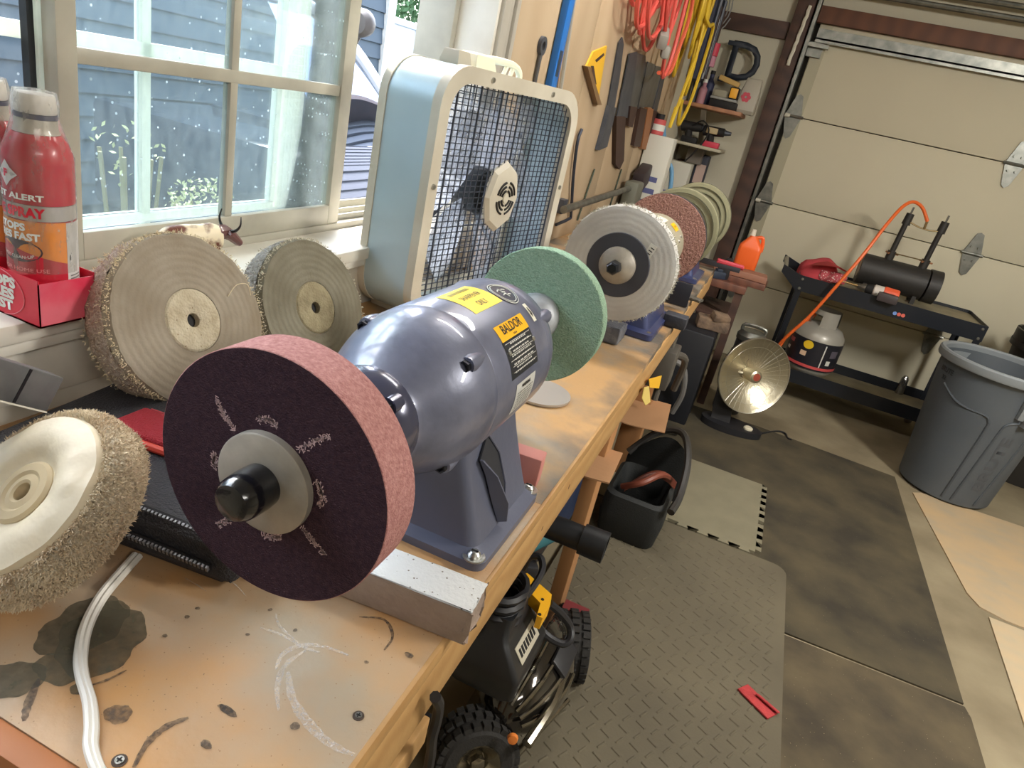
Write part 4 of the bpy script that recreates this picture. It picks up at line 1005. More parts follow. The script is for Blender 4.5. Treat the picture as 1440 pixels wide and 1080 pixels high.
for x, z in ((-W2 + .013, .285), (W2 - .013, .285), (-.12, fh - .012), (.12, fh - .012)):
    MB().lathe([(.0055, 0), (.005, .003), (0, .004)], (x, -.016, z), (0, -1, 0), 12).build('screw_head', M_steel, fan)
for x in (-W2 + .09, W2 - .09): MB().bounds(x - .03, x + .03, -.02, fd + .02, 0, .014, .003).build('foot', M_fanp, fan)

# ================================================================== things on the sill and at the left of the bench
SZ = 1.05
M_red = mat('spray_red', (196, 32, 52), .3, coat=.3)
M_redc = mat('carton_red', (206, 34, 58), .5)
M_redf = mat('carton_red_glare', (222, 52, 84), .28, coat=.6, var=(20, (226, 110, 124), 1.6))  # pink blotches paint glare onto the red carton ends
CX, CY = -.7635, .529
ct = thing('carton', 'low open red carton holding the fire spray cans on the sill', 'carton', (CX, CY, SZ))
q = MB()
hx, hy, chh = .0715, .0335, .054
q.bounds(-hx, hx, -hy, hy, 0, .002).bounds(-hx, hx, -hy, -hy + .0012, 0, chh).bounds(-hx, hx, hy - .0012, hy, 0, chh)
q.build('carton_tray', M_redc, ct)
MB().bounds(hx - .0012, hx, -hy, hy, 0, chh - .004).build('carton_side', M_redf, ct); MB().bounds(-hx, -hx + .0012, -hy, hy, 0, chh).build('carton_side', M_redf, ct)
fx = lambda u, v: (.010 + u, -hy - .0006, .027 + v)
for k, s_ in enumerate(('STOPS', 'FIRES', 'FAST')): text('lettering', s_, lambda u, v, k=k: fx(u, v + (1 - k) * .0135), .0155, M_wht, ct, width=(.054, .048, .042)[k], bold=.0009)
q = MB(); q.tube([fx(.040 * math.cos(t), .026 * math.sin(t)) for t in [k * .2 - 1.4 for k in range(15)]], .0006, 5); q.build('round_print', mat('carton_print', (222, 120, 130), .5), ct)
def spray(loc, label, rz):
    t = thing('spray_can', label, 'spray can', loc, (0, 0, rz), 'red fire spray cans in the carton')
    R = .0325
    def band(name, z0, z1, m): return MB().lathe([(R, z0), (R, z1)], (0, 0, 0), (0, 0, 1), 48).build(name, m, t)
    MB().lathe([(0, 0), (R - .003, 0), (R, .004), (R, .112)], seg=48).build('can_base', M_red, t)
    band('white_band', .1125, .1285, mat('spray_silver', (196, 192, 186), .35, .2)); band('can_wall', .129, .172, M_red)
    MB().lathe([(R, .172), (R - .001, .180), (R - .005, .190), (R - .011, .1985)], seg=48).build('can_shoulder', M_red, t)
    MB().lathe([(R - .011, .199), (.0195, .205), (.0195, .211), (.019, .213)], seg=40).build('silver_collar', mat('spray_collar', (190, 186, 174), .4, .3), t)
    MB().lathe([(.0165, .213), (.0195, .2135), (.0195, .2175), (.017, .2185)], seg=36).build('dark_ring', mat('spray_ring', (70, 74, 100), .4), t)
    MB().lathe([(.0185, .2185), (.0192, .220), (.0182, .234), (.017, .237), (.0, .238)], seg=36).build('cap', mat('spray_cap', (216, 212, 204), .4), t)
    def cy(a0, lift=.0006): return lambda u, v: (math.cos(a0 + u / R) * (R + lift), math.sin(a0 + u / R) * (R + lift), v)
    F0 = cy(0)
    q = MB().grid(24, 1, lambda u, v: F0(-.045 + u * .0965, .050 + v * .0615)); q.build('orange_panel', mat('spray_orange', (240, 150, 40), .35), t)
    q = MB().grid(20, 6, lambda u, v: cy(0, .0009)(-.045 + u * .0965, .048 + v * (.048 - .030 * u))); q.build('red_swoosh', M_red, t)
    f9 = cy(0, .0012); q = MB(); n = 24; c = q.bm.verts.new(f9(.002, .079)); ringv = [q.bm.verts.new(f9(.002 + .026 * math.cos(k / n * 2 * PI), .079 + .0125 * math.sin(k / n * 2 * PI))) for k in range(n)]
    for k in range(n): q.bm.faces.new([c, ringv[k], ringv[(k + 1) % n]])
    q.build('dark_badge', mat('spray_badge', (70, 48, 58), .4), t)
    q = MB().grid(8, 1, lambda u, v: cy(0, .0009)(.0515 + u * .026, .020 + v * .091)); q.build('info_panel', mat('spray_info', (206, 204, 200), .4), t)
    f1 = cy(0, .0014)
    text('lettering', 'FIRST ALERT', lambda u, v: f1(u, v + .1365), .0085, M_wht, t, width=.062, bold=.0003)
    text('lettering', 'FIRE SPRAY', lambda u, v: f1(u, v + .1205), .0138, M_red, t, width=.062, bold=.0006)
    text('lettering', 'STOPS', lambda u, v: f1(u - .003, v + .1045), .0105, M_wht, t, width=.033, bold=.0005)
    text('lettering', 'FIRES FAST', lambda u, v: f1(u, v + .0945), .0105, M_wht, t, width=.052, bold=.0005)
    text('lettering', 'EASY CLEAN-UP', lambda u, v: f1(u + .002, v + .0715 + 8 * u * u), .0046, M_wht, t, width=.036)
    text('lettering', 'FOR HOME USE', lambda u, v: f1(u + .008, v + .0585), .0058, mat('print_pink', (226, 140, 140), .5), t, width=.05)
    text('lettering', '1', lambda u, v: f1(u + .055, v + .072), .009, M_blk, t)
    for k in range(7): q = MB().grid(4, 1, lambda u, v, k=k: f1(.0545 + u * .016, .030 + k * .0035 + v * .0014)); q.build('info_print', mat('print_mid', (120, 118, 116), .5), t)
    q = MB()
    for k in range(8):
        a0 = k * PI / 4; rr_ = (.0135, .0085)[k % 2]; a1 = a0 + PI / 4; rs = (.0135, .0085)[(k + 1) % 2]
        q.bm.faces.new([q.bm.verts.new(f1(-.004, .158)), q.bm.verts.new(f1(-.004 + rr_ * math.cos(a0), .158 + rr_ * math.sin(a0))), q.bm.verts.new(f1(-.004 + rs * math.cos(a1), .158 + rs * math.sin(a1)))])
    em = q.build('emblem', mat('emblem_grey', (186, 180, 176), .5), t)
    text('lettering', 'F', lambda u, v: cy(0, .0018)(u - .004, v + .158), .010, M_red, em, bold=.0006)
    return t
s1 = spray((CX + .0365, CY, SZ + .0022), 'red fire spray can in full view at the window end of its carton'.replace('window', 'room'), -1.5)
dup(s1, (CX - .0365, CY, SZ + .0022), 'red fire spray can cut by the left picture edge', (0, 0, -1.5))
q = MB(); nr = 40; rows = []
for zz, ex, r_ in ((.003, .0355, .0335), (.172, .0355, .0335), (.2, .036, .024), (.2155, .036, .0208), (.236, .036, .0195), (.2415, .036, .016), (.242, .036, .002)):
    pass
for sgn in (1, -1):
    q.lathe([(.0335, .055), (.0335, .176), (.0245, .202), (.0208, .214), (.0212, .230), (.019, .240), (.006, .2415), (0, .2415)], (sgn * .0365, 0, 0), (0, 0, 1), 40)
for v in q.bm.verts:
    k = 1 + .010 * math.sin(v.co.y * 300 + v.co.z * 90); v.co.y *= k
sh = q.build('shrink_wrap', glass_mat('shrink_film', .24, (.97, .97, .97), (232, 228, 220)), ct); sh.location = (0, 0, .002)
# longhorn figurine
cow = thing('cow_figurine', 'small brown and white longhorn figurine behind the tan buff', 'figurine', (-.775, .79, SZ), (0, 0, 1.35))
M_cowb = mat('cow_patches', (236, 222, 190), .45, var=(26, (112, 66, 52), 5)); M_cowd = mat('cow_brown', (104, 66, 62), .45, coat=.2)
q = MB().lathe([(0, -.052), (.012, -.05), (.0185, -.036), (.02, -.01), (.0195, .015), (.021, .03), (.017, .045), (0, .05)], (0, 0, .045), (1, 0, 0), 20)
for v in q.bm.verts: v.co.z = .045 + (v.co.z - .045) * 1.12; v.co.y *= .8
q.build('body', M_cowb, cow)
for x, y in ((.035, .009), (.035, -.009), (-.04, .009), (-.04, -.009)): MB().tube([(x, y, .038), (x + .001, y, .02), (x - .001, y, .004), (x + .002, y, 0)], lambda t: .0065 - .003 * min(1, t * 2), 8).build('leg', M_cowb, cow)
q = MB().tube([(.042, 0, .052), (.055, 0, .054), (.066, 0, .048), (.078, 0, .038), (.084, 0, .034)], lambda t: .013 - .008 * t, 10); q.build('head', M_cowd, cow)
for s_ in (1, -1):
    MB().tube([(.060, s_ * .006, .056), (.061, s_ * .018, .060), (.063, s_ * .026, .070), (.065, s_ * .024, .083)], lambda t: .0032 - .0024 * t, 7, smooth=4).build('horn', mat('horn_black', (30, 28, 28), .3), cow)
    MB().tube([(.056, s_ * .009, .055), (.054, s_ * .019, .053)], lambda t: .0038 * (1 - .5 * t), 6).build('ear', M_cowd, cow)
MB().tube([(-.05, 0, .055), (-.056, 0, .045), (-.057, 0, .025)], .002, 6).build('tail', M_cowd, cow)
# slim grey box sticking in from the left
p1 = at_x(66, 530, -.60); p0 = at_x(0, 510, -.60)
dd = (p1 - p0).normalized()
R_ = Matrix((dd, Vector((0, 0, 1)).cross(dd).normalized() * -1, dd.cross(Vector((0, 0, 1)).cross(dd).normalized() * -1))).transposed()
gb = thing('packing_box', 'slim grey box with a white top edge jutting in below the spray cans', 'box', p1 - dd * .1 - Vector((0, 0, .016)), R_)
MB().box((0, 0, 0), (.2, .022, .036), None, .0015).build('carton_body', mat('grey_card', (108, 108, 106), .5, var=(30, (84, 84, 84), 1.3)), gb)
MB().box((0, 0, .0187), (.2, .0225, .0016)).build('white_top', mat('card_white', (226, 220, 204), .6), gb)
MB().box((.062, -.0113, 0), (.003, .0006, .034)).box((.062, .0113, 0), (.003, .0006, .034)).build('black_line', M_blk, gb)
# black zipped bag behind the wheel
bag = thing('tool_bag', 'black zipped bag with red mesh trim lying behind the maroon wheel', 'bag', (-.485, .505, BT))
M_bag = mat('bag_nylon', (44, 44, 50), .6, bump=(420, .5)); M_bagr = mat('bag_red_mesh', (196, 34, 52), .6, bump=(500, .8)); M_bago = mat('bag_red_piping', (226, 72, 50), .5)
q = MB().box((-.03, 0, .028), (.31, .22, .052), (0, 0, .12), .014, 3); q.subdiv(1).jitter(.0014, 2); q.build('body', M_bag, bag)
q = MB().box((-.02, .018, .057), (.17, .06, .010), (-.08, 0, .12), .004, 2); q.build('red_panel', M_bagr, bag)
q = MB()
for k in range(6): q.tube([(-.10, -.006 + k * .009, .0625 - .0008 * k), (.06, .013 + k * .009, .0625 - .0008 * k)], .0007, 5)
q.build('red_mesh', mat('mesh_light_red', (226, 90, 100), .5), bag)
q = MB(); q.tube([(-.11, -.030, .056), (-.04, -.022, .059), (.04, -.012, .058), (.10, .0, .055)], .0045, 8, smooth=6); q.build('red_piping', M_bago, bag)
for zz, yq in ((.046, -.100), (.022, -.113)):
    pth = [(-.125, yq - .014, zz), (-.05, yq - .004, zz + .004), (.04, yq + .008, zz + .005), (.115, yq + .019, zz)]
    zp = MB(); zp.tube(pth, .0045, 8, smooth=8); zq = zp.build('zipper', mat('zip_tape', (24, 24, 28), .7), bag)
    q = MB()
    for k in range(60):
        t = k / 59; x = -.125 + t * .24; y = yq - .014 + .033 * t; z = zz + .005 * math.sin(t * PI)
        q.box((x, y - .004, z + .002), (.0022, .003, .0055), (.3, 0, .14))
    stuff(q.build('zip_teeth', mat('zip_teeth', (130, 130, 134), .4, .6), zq))
# white cord
cord = [at_z(u, v, BT + .004) for u, v in ((190, 780), (172, 800), (140, 838), (118, 880), (110, 920), (112, 950), (122, 985), (125, 1020), (124, 1050), (136, 1085), (160, 1120))]
q = MB(); q.tube(cord, .0034, 8, smooth=6); q.tube([c + Vector((.0042, .001, -.0004)) for c in cord], .0034, 8, smooth=6)
tag(q.build('electric_cable', mat('white_cord', (214, 210, 200), .4)), 'white flat cord snaking across the near end of the bench', 'cord')

# ================================================================== tools on the plywood wall
XP = -.738
def wallpt(u, v, d=.0): return at_x(u, v, XP + d)
def flat(name, label, cat, px, th, m, group=None, d=.001, parts=()):
    """a flat tool hung on the plywood: outline measured in the photograph, laid on the wall plane, with real thickness"""
    pts = [wallpt(u, v) for u, v in px]; c = sum(pts, Vector()) / len(pts)
    zlow = min(p.z for p in pts); base = Vector((XP, c.y, zlow))
    t = thing(name, label, cat, base, None, group)
    MB().prism([(p.y - base.y, p.z - base.z) for p in pts], lambda u, v, w_: (d + w_, u, v), th).build(parts[0] if parts else 'blade', m, t)
    return t, base
def addflat(t, base, name, px, th, m, d=.001):
    pts = [wallpt(u, v) for u, v in px]
    return MB().prism([(p.y - base.y, p.z - base.z) for p in pts], lambda u, v, w_: (d + w_, u, v), th).build(name, m, t)
M_bluel = mat('level_blue', (36, 110, 190), .4); M_tool = mat('tool_steel_dark', (70, 74, 84), .5, .5, var=(18, (96, 98, 104), 1)); M_tool2 = mat('tool_steel_mid', (112, 114, 116), .45, .6, var=(14, (86, 84, 84), 1))
M_hand = mat('dark_wood_handle', (64, 44, 38), .6); M_hand2 = mat('tan_wood_handle', (150, 100, 64), .6); M_sq = mat('square_yellow', (226, 176, 44), .5)
lv = thing('spirit_level', 'long blue level hanging upright on the plywood behind the fan', 'level', (XP, 2.080, 1.05))
q = MB().bounds(.002, .024, -.020, .026, 0, 1.05, .003); q.build('body', M_bluel, lv)
q = MB().bounds(.001, .025, -.010, .016, .40, .47, .002).bounds(.001, .025, -.010, .016, .78, .85, .002); q.build('vial_window', mat('vial_dark', (46, 56, 70), .4), lv)
q = MB(); P0, P1 = wallpt(812, -30, .012), wallpt(787, 132, .012); q.cyl(P0, P1, .007, seg=8)
tag(q.build('steel_rod', mat('pale_rod', (206, 204, 196), .35, .6)), 'thin pale rod hanging right of the blue level', 'rod')
wr = thing('wrench', 'small steel combination wrench hung left of the blue level', 'wrench', (XP, 1.965, 1.30))
q = MB().bounds(.002, .010, -.008, .008, 0, .2, .002); q.build('shank', M_tool2, wr)
MB().lathe([(.012, .001), (.024, .001), (.024, .011), (.012, .011), (.012, .001)], (0, 0, .215), (1, 0, 0), 18).build('ring_end', M_tool, wr)
t, bs = flat('speed_square', 'yellow triangular rafter square on the plywood', 'square', [(822, 93), (832, 72), (851, 64), (845, 100), (838, 146)], .006, M_sq, parts=('plate',))
addflat(t, bs, 'slot', [(828, 92), (832, 92), (836, 118), (833, 118)], .0008, M_hand, .0072); addflat(t, bs, 'notch', [(834, 84), (846, 74), (847, 77), (836, 87)], .0008, M_hand, .0072)
addflat(t, bs, 'fence', [(818, 92), (822, 92), (839, 146), (833, 146)], .02, mat('square_fence', (120, 92, 60), .5))
blades = [
 ('long narrow dark knife blade, leftmost of the blades right of the yellow square', [(868, 60), (873, 52), (875, 62), (869, 110), (862, 150), (852, 150)], [(852, 148), (861, 150), (848, 205), (836, 210)], M_tool, M_tool),
 ('longest dark blade with a thick brown grip, below the red cord', [(882, 75), (893, 72), (889, 110), (880, 165), (864, 165)], [(861, 162), (874, 163), (872, 225), (866, 237), (860, 230)], M_tool, M_hand),
 ('wide grey blade hung beside the longest one, with a short dark grip', [(894, 74), (906, 78), (905, 110), (894, 150), (881, 150)], [(881, 148), (891, 150), (884, 178), (878, 176)], M_tool2, M_hand),
 ('grey blade with a dark grip, third from the right below the red cord', [(908, 86), (918, 90), (916, 118), (905, 150), (894, 152)], [(896, 150), (905, 152), (895, 206), (886, 204)], M_tool2, M_hand),
 ('grey blade with a tan wood grip hung left of the yellow cord', [(920, 92), (930, 94), (925, 122), (916, 150), (906, 150)], [(906, 150), (914, 152), (905, 210), (897, 208)], M_tool2, M_hand2),
 ('short dark blade beside the yellow cord ends', [(930, 96), (934, 100), (928, 126), (921, 156), (915, 154)], [(914, 154), (921, 156), (910, 212), (904, 211)], M_tool, M_hand)]
for k, (lab, bl, hd, m1, m2) in enumerate(blades):
    t, bs = flat('hanging_knife', lab, 'blade', bl, .005, m1, d=.002 + .004 * (k % 2), group='dark blades hung on the plywood')
    addflat(t, bs, 'grip', hd, .018, m2, .001)
q = MB(); q.tube([wallpt(u, v, .012) for u, v in ((818, 182), (812, 200), (806, 250), (803, 300), (800, 308), (782, 316))], .006, 7, smooth=3)
tag(q.build('bow_saw', mat('saw_frame', (52, 58, 72), .5, .3)), 'thin dark blue bow saw frame hanging right of the fan', 'saw frame')
for px, lab in ((((836, 238), (826, 268), (812, 310)), 'thin dark cable hanging on the plywood below the yellow square'), (((874, 238), (864, 270), (853, 305)), 'thin green cable hanging behind the pipe vice')):
    q = MB(); q.tube([wallpt(u, v, .006) for u, v in px], .004, 6, smooth=3); tag(q.build('cable', mat('cable_green', (56, 66, 52), .6)), lab, 'cable')
pv = thing('pipe_vice', 'steel pipe bar clamp with a grey block along the plywood above the bench', 'clamp', (-.69, 3.0, 1.02))
q = MB().cyl((0, -.6, .025), (0, .42, .055), .014, seg=12); q.build('pipe', M_galv, pv)
q = MB().box((.01, .48, .02), (.07, .14, .14), None, .012); q.build('grey_block', mat('grey_block', (112, 112, 100), .6, .2), pv)
q = MB().box((.0, .66, .10), (.06, .16, .10), (.3, 0, 0), .01).bounds(-.03, .03, .55, .60, -.06, .04, .01); q.build('black_jaw', mat('jaw_dark', (52, 42, 44), .6), pv)
MB().bounds(-.03, .03, .38, .62, -.105, -.05, .01).build('bracket', M_tool, pv); MB().bounds(-.05, -.02, -.55, -.5, 0, .05).build('bracket', M_tool, pv)
# coils of cord
def coil(name, label, cat, hook, n, ww, hh, r, m, seed, sag=.0, closed_pts=26, conn=None):
    t = thing(name, label, cat, hook)
    rn = random.Random(seed); pts = []
    for i in range(n):
        a = ww * rn.uniform(.55, 1.1); hgt = hh * rn.uniform(.72, 1.12); off = rn.uniform(-.45, .45) * ww; xo = rn.uniform(.01, .09)
        for k in range(closed_pts):
            th = 2 * PI * k / closed_pts
            y = off * (1 - math.cos(th)) / 2 + a * .5 * math.sin(th) * (.35 + .65 * (1 - math.cos(th)) / 2) + rn.gauss(0, ww * .006)
            z = -hgt * (1 - math.cos(th)) / 2
            pts.append((xo + .015 * math.sin(th * 2), y, z))
    q = MB(); q.tube(pts, r, 6, smooth=2); q.build('cord_loops', m, t)
    return t
t = coil('extension_cable', 'red orange extension cord coiled on the wall above the knives', 'cord', (XP, 2.98, 2.42), 15, .66, .70, .0085, mat('cord_red', (218, 92, 82), .5), 5)
q = MB(); q.tube([(.1, -.02, 0), (.1, .18, -.3), (.11, .42, -.55), (.1, .44, -.72), (.1, .38, -.82), (.09, .2, -.84)], .009, 6, smooth=6); q.build('loose_loop', mat('cord_orange', (226, 106, 76), .5), t)
q = MB(); q.tube([(.1, .0, -.2), (.1, .08, -.5), (.1, .18, -.76), (.1, .26, -.85), (.1, .34, -.74), (.1, .30, -.4)], .009, 6, smooth=6); q.build('low_loop', MATS['cord_red'], t)
q = MB().box((.09, .10, -.72), (.04, .09, .06), (0.5, 0, .3), .01).box((.10, .17, -.76), (.035, .07, .05), (0.2, 0, .3), .01); q.build('plug', mat('plug_grey', (150, 146, 138), .5), t)
t = coil('extension_cable', 'yellow extension cord coiled on the wall left of the shelf', 'cord', (XP, 3.98, 2.50), 13, .40, .86, .0085, mat('cord_yellow', (224, 188, 52), .5), 9)
q = MB(); q.tube([(.1, -.1, -.2), (.1, -.12, -.55), (.12, -.05, -.62), (.12, .12, -.62), (.11, .15, -.95), (.1, .02, -1.1), (.1, -.08, -.98)], .009, 6, smooth=6)
q.tube([(.1, .02, -.6), (.1, -.08, -.85), (.09, -.16, -1.12), (.09, -.14, -1.02)], .009, 6, smooth=5); q.build('tie_loop', MATS['cord_yellow'], t)
q = MB(); q.tube([(.07 * math.cos(a) * (1 + .04 * a), .02, .09 * math.sin(a) * (1 + .04 * a)) for a in [k * .35 for k in range(54)]], .004, 5)
wc = q.build('wire_coil', mat('wire_grey', (170, 172, 174), .4, .5)); p = at_y(1004, 8, 4.86); wc.location = p; tag(wc, 'coil of grey wire hanging above the letter at the top of the far wall', 'coil')
# tall dark rack and things in the corner
rk = thing('tool_rack', 'tall dark narrow tool rack on the wall behind the yellow cord', 'rack', (XP, 4.62, 1.56))
MB().bounds(.0, .05, -.16, .18, .1, .70, .006).build('back_panel', mat('rack_dark', (50, 54, 74), .6), rk)
for k in range(5): MB().cyl((.06, -.12 + k * .06, .12 + .03 * (k % 2)), (.06, -.12 + k * .06, .55 - .05 * (k % 3)), .012, seg=8).build('tool_shaft', (M_tool, M_hand, M_tool2)[k % 3], rk)
MB().cyl((.07, .10, .26), (.07, .10, .33), .028, seg=12).build('red_cap', mat('cap_red', (206, 62, 84), .5), rk)
MB().cyl((.07, .10, .20), (.07, .10, .258), .026, seg=12).build('pink_can', mat('can_pink', (196, 132, 150), .5), rk)
# tall white cartons standing against the plywood
def carton(label, u0, v0, u1, v1, y, x, dx, dy, m):
    a = at_y(u0, v0, y); 
    t = thing('tall_carton', label, 'carton', (x, y, 0))
    h = a.z
    MB().bounds(0, dx, 0, dy, 0, h, .004).build('carton_body', m, t)
    for k in range(3): MB().bounds(.02, dx - .03, -.0015, 0, h * .74 + k * .06, h * .74 + k * .06 + .026).build('blue_print', mat('carton_blue', (92, 96, 140), .6), t)
    MB().bounds(.01, dx * .5, -.0015, 0, h * .6, h * .66).build('grey_print', mat('carton_grey', (160, 158, 150), .6), t)
    return t
M_cwhite = mat('white_card', (206, 204, 192), .6)
carton('tall white carton with blue print standing behind the brown wheel', 925, 190, 0, 0, 3.72, -.73, .14, .1, M_cwhite)
carton('second tall pale carton standing farther along the wall', 958, 228, 0, 0, 4.25, -.70, .16, .12, mat('grey_card2', (186, 184, 172), .6))
p = at_y(928, 178, 3.77)
cn = thing('paint_can', 'small red and white can standing on the tall white carton', 'can', (p.x - .01, 3.77, at_y(925, 190, 3.72).z))
MB().cyl((0, 0, 0), (0, 0, .075), .036, seg=18, bev=.003).build('body', mat('can_red', (196, 84, 84), .5), cn); MB().cyl((0, 0, .02), (0, 0, .05), .0365, seg=18).build('white_label', M_wht, cn); MB().cyl((0, 0, .075), (0, 0, .10), .022, seg=12).build('cap', M_dark, cn)
bh = MB(); bh.tube([Vector((XP + .008, 4.05, 1.40))] + [at_y(u, v, 4.0) for u, v in ((936, 220), (944, 236), (943, 262), (938, 280))], .012, 8, smooth=4)
tag(bh.build('air_hose', mat('hose_blue', (104, 156, 196), .5)), 'pale blue hose hanging in front of the cartons', 'hose')
# letter and shelves on the far wall
lt = thing('wall_letter', 'black serif letter D standing on the upper corner shelf', 'letter', at_y(1024, 112, 4.90))
text('letter_face', 'D', lambda u, v: (u + .06, -.012, v + .10), .31, mat('letter_black', (40, 46, 56), .6), lt, width=.19, bold=.004)
p0 = lt.children[0]
for zz in (-.005, .205): MB().bounds(-.065, .03, -.014, .012, zz - .014, zz + .012, .002).build('serif', MATS['letter_black'], lt)
bm = bmesh.new(); bm.from_mesh(p0.data)
bmesh.ops.solidify(bm, geom=bm.faces[:], thickness=.02); bm.to_mesh(p0.data); bm.free()
sz1 = 1.545
sf = thing('wall_shelf', 'upper wooden shelf with a brace in the far corner', 'shelf', (-.58, 4.80, sz1))
MB().bounds(-.16, .19, -.20, .17, -.022, 0, .003).build('shelf_board', mat('shelf_board', (176, 124, 92), .6, wave=(4, (140, 96, 70), .5, 'X')), sf)
MB().hexa([(-.05, -.17, -.03), (-.02, -.17, -.03), (-.02, -.15, -.022), (-.05, -.15, -.022), (-.05, .17, -.24), (-.02, .17, -.24), (-.02, .17, -.20), (-.05, .17, -.20)]).build('brace', mat('shelf_brace', (150, 142, 128), .7), sf)
bt = thing('battery_charger', 'black battery charger with a yellow battery on the upper corner shelf', 'charger', (-.50, 4.70, sz1))
MB().bounds(-.10, .07, -.06, .08, 0, .045, .008).build('charger_base', M_dark, bt); MB().bounds(-.10, .06, -.065, .07, .045, .06, .004).build('charger_rail', mat('charger_grey', (150, 150, 146), .5), bt)
MB().bounds(.0, .055, -.06, .02, .06, .13, .008).build('battery', M_dark, bt); MB().bounds(.006, .05, -.066, -.060, .067, .122, .003).build('battery_face', mat('batt_yellow', (244, 178, 56), .4), bt)
MB().bounds(-.09, .0, -.04, .02, .06, .10, .006).build('pouch', mat('pouch_grey', (156, 150, 130), .7), bt)
q = MB().box((-.02, -.03, .155), (.13, .04, .03), (0, .2, 0), .006); 
tp = q.build('tan_strap', mat('strap_tan', (190, 156, 92), .7), bt)
pl = thing('clear_bag', 'pale plastic bag with a red flower print at the shelf end', 'bag', (-.385, 4.74, sz1))
q = MB().loft([ring(z, hx, -hy, hy, .015) for z, hx, hy in ((0, .05, .06), (.02, .058, .07), (.12, .055, .06), (.19, .045, .03), (.20, .04, .02))]); q.jitter(.003, 4); q.build('bag_body', mat('bag_film', (176, 170, 156), .5), pl)
q = MB()
for k in range(6): a = k * PI / 3; q.lathe([(0, 0), (.012, 0), (0, .001)], (-.015 + .018 * math.cos(a), -.066, .09 + .018 * math.sin(a)), (0, -1, 0), 8)
q.build('flower_print', mat('flower_red', (196, 72, 88), .5), pl)
for k, (x, y, r, h, m, lab) in enumerate(((-.70, 4.70, .03, .16, M_tool, 'dark spray bottle at the wall end of the upper shelf'), (-.655, 4.66, .025, .12, mat('jar_pink', (170, 120, 130), .5), 'small pink topped jar on the upper shelf'), (-.64, 4.76, .03, .18, mat('bottle_navy', (48, 52, 84), .5), 'navy bottle behind the pink jar on the upper shelf'))):
    t = thing('bottle', lab, 'bottle', (x, y, sz1)); MB().lathe([(0, 0), (r, 0), (r, h * .7), (r * .45, h * .85), (r * .45, h), (0, h)], seg=14).build('body', m, t); MB().cyl((0, 0, h), (0, 0, h + .02), r * .5, seg=10).build('cap', (MATS['cap_red'], M_wht, M_dark)[k], t)
sz2 = 1.315
sf = thing('wall_shelf', 'lower pale shelf with black tools in the far corner', 'shelf', (-.58, 4.80, sz2))
MB().bounds(-.16, .135, -.16, .17, -.018, 0, .003).build('shelf_board', mat('shelf_pale', (186, 178, 156), .6), sf)
MB().bounds(-.08, .02, .0, .16, -.12, -.02, .004).build('bracket', mat('shelf_bracket', (120, 112, 104), .6), sf)
for x, y, lab, mm in ((-.52, 4.72, 'black cordless drill with a red base lying on the lower corner shelf', 1), (-.66, 4.72, 'black corded tool lying at the wall end of the lower shelf', 0)):
    t = thing('power_tool', lab, 'power tool', (x, y, sz2))
    q = MB().cyl((-.07, 0, .09), (.06, 0, .10), .032, .026, 14, .004); q.cyl((-.02, 0, .075), (-.01, 0, .02), .022, .024, 10); q.build('motor_body', M_dark, t)
    MB().bounds(-.05, .05, -.035, .035, 0, .035, .006).build('battery', MATS['cap_red'] if mm else M_dark, t)
    MB().cyl((.06, 0, .10), (.10, 0, .102), .018, .010, 10).build('chuck', M_tool, t)
    if not mm:
        q = MB(); q.tube([(.0, -.03, .1), (.06, -.06, .14), (.11, -.05, .08), (.06, -.06, -.05), (.0, -.07, -.14)], .005, 6, smooth=5); q.build('cord', M_dark, t)
    else: MB().bounds(-.05, .02, -.034, -.03, .08, .115, .004).build('tan_label', mat('tan_label', (190, 170, 132), .6), t)
tw = thing('dark_case', 'dark narrow case hanging under the lower shelf with a paper label', 'case', (-.56, 4.93, .86))
MB().bounds(-.04, .04, -.06, .05, 0, .40, .01).build('case_body', mat('case_navy', (54, 56, 70), .6), tw); MB().bounds(-.025, .036, -.063, -.060, .22, .34).build('paper_label', mat('pink_label', (196, 170, 160), .6), tw)
tw2 = thing('dark_case', 'brown narrow board standing by the dark case in the corner', 'board', (-.68, 4.93, .62)); MB().bounds(-.04, .03, -.05, .05, 0, .58, .004).build('board', M_hand, tw2)

# ================================================================== floor mats
M_diam = mat('grey_tread_mat', (103, 95, 77), .85, var=(3, (88, 81, 66), 1.3), bump=(140, .15))
M_puz = mat('foam_grey_green', (132, 126, 104), .9, bump=(200, .15), var=(9, (120, 114, 94), 1))
M_rub = mat('brown_rubber', (84, 75, 55), .9, var=(4, (52, 47, 37), 1.5), bump=(60, .15), speck=(60, (128, 116, 92), .05))
M_beig = mat('beige_panel', (166, 154, 132), .75, var=(5, (190, 162, 124), 1.2), bump=(60, .05), wave=(4, (184, 158, 120), .3, 'Y'))
def rrect(x0, x1, y0, y1, c, n=5):
    out = []
    for cx, cy, a0 in ((x1 - c, y1 - c, 0), (x0 + c, y1 - c, 90), (x0 + c, y0 + c, 180), (x1 - c, y0 + c, 270)):
        for k in range(n + 1):
            a = math.radians(a0 + 90 * k / n); out.append((cx + c * math.cos(a), cy + c * math.sin(a)))
    return out
def mat_thing(name, label, poly, z0, z1, m):
    cx = sum(p[0] for p in poly) / len(poly); cy = sum(p[1] for p in poly) / len(poly)
    t = thing(name, label, 'mat', (cx, cy, z0))
    MB().prism([(p[0] - cx, p[1] - cy) for p in poly], lambda u, v, w_: (u, v, z1 - z0 - w_), z1 - z0).build('sheet', m, t)
    return t, cx, cy
mat_thing('rubber_mat', 'far dark brown rubber mat on the floor in front of the heater', [(-.3, 2.36), (-.3, 3.74), (.28, 3.765), (.985, 3.71), (.99, 2.055), (.45, 2.04)][::-1], 0, .006, M_rub)
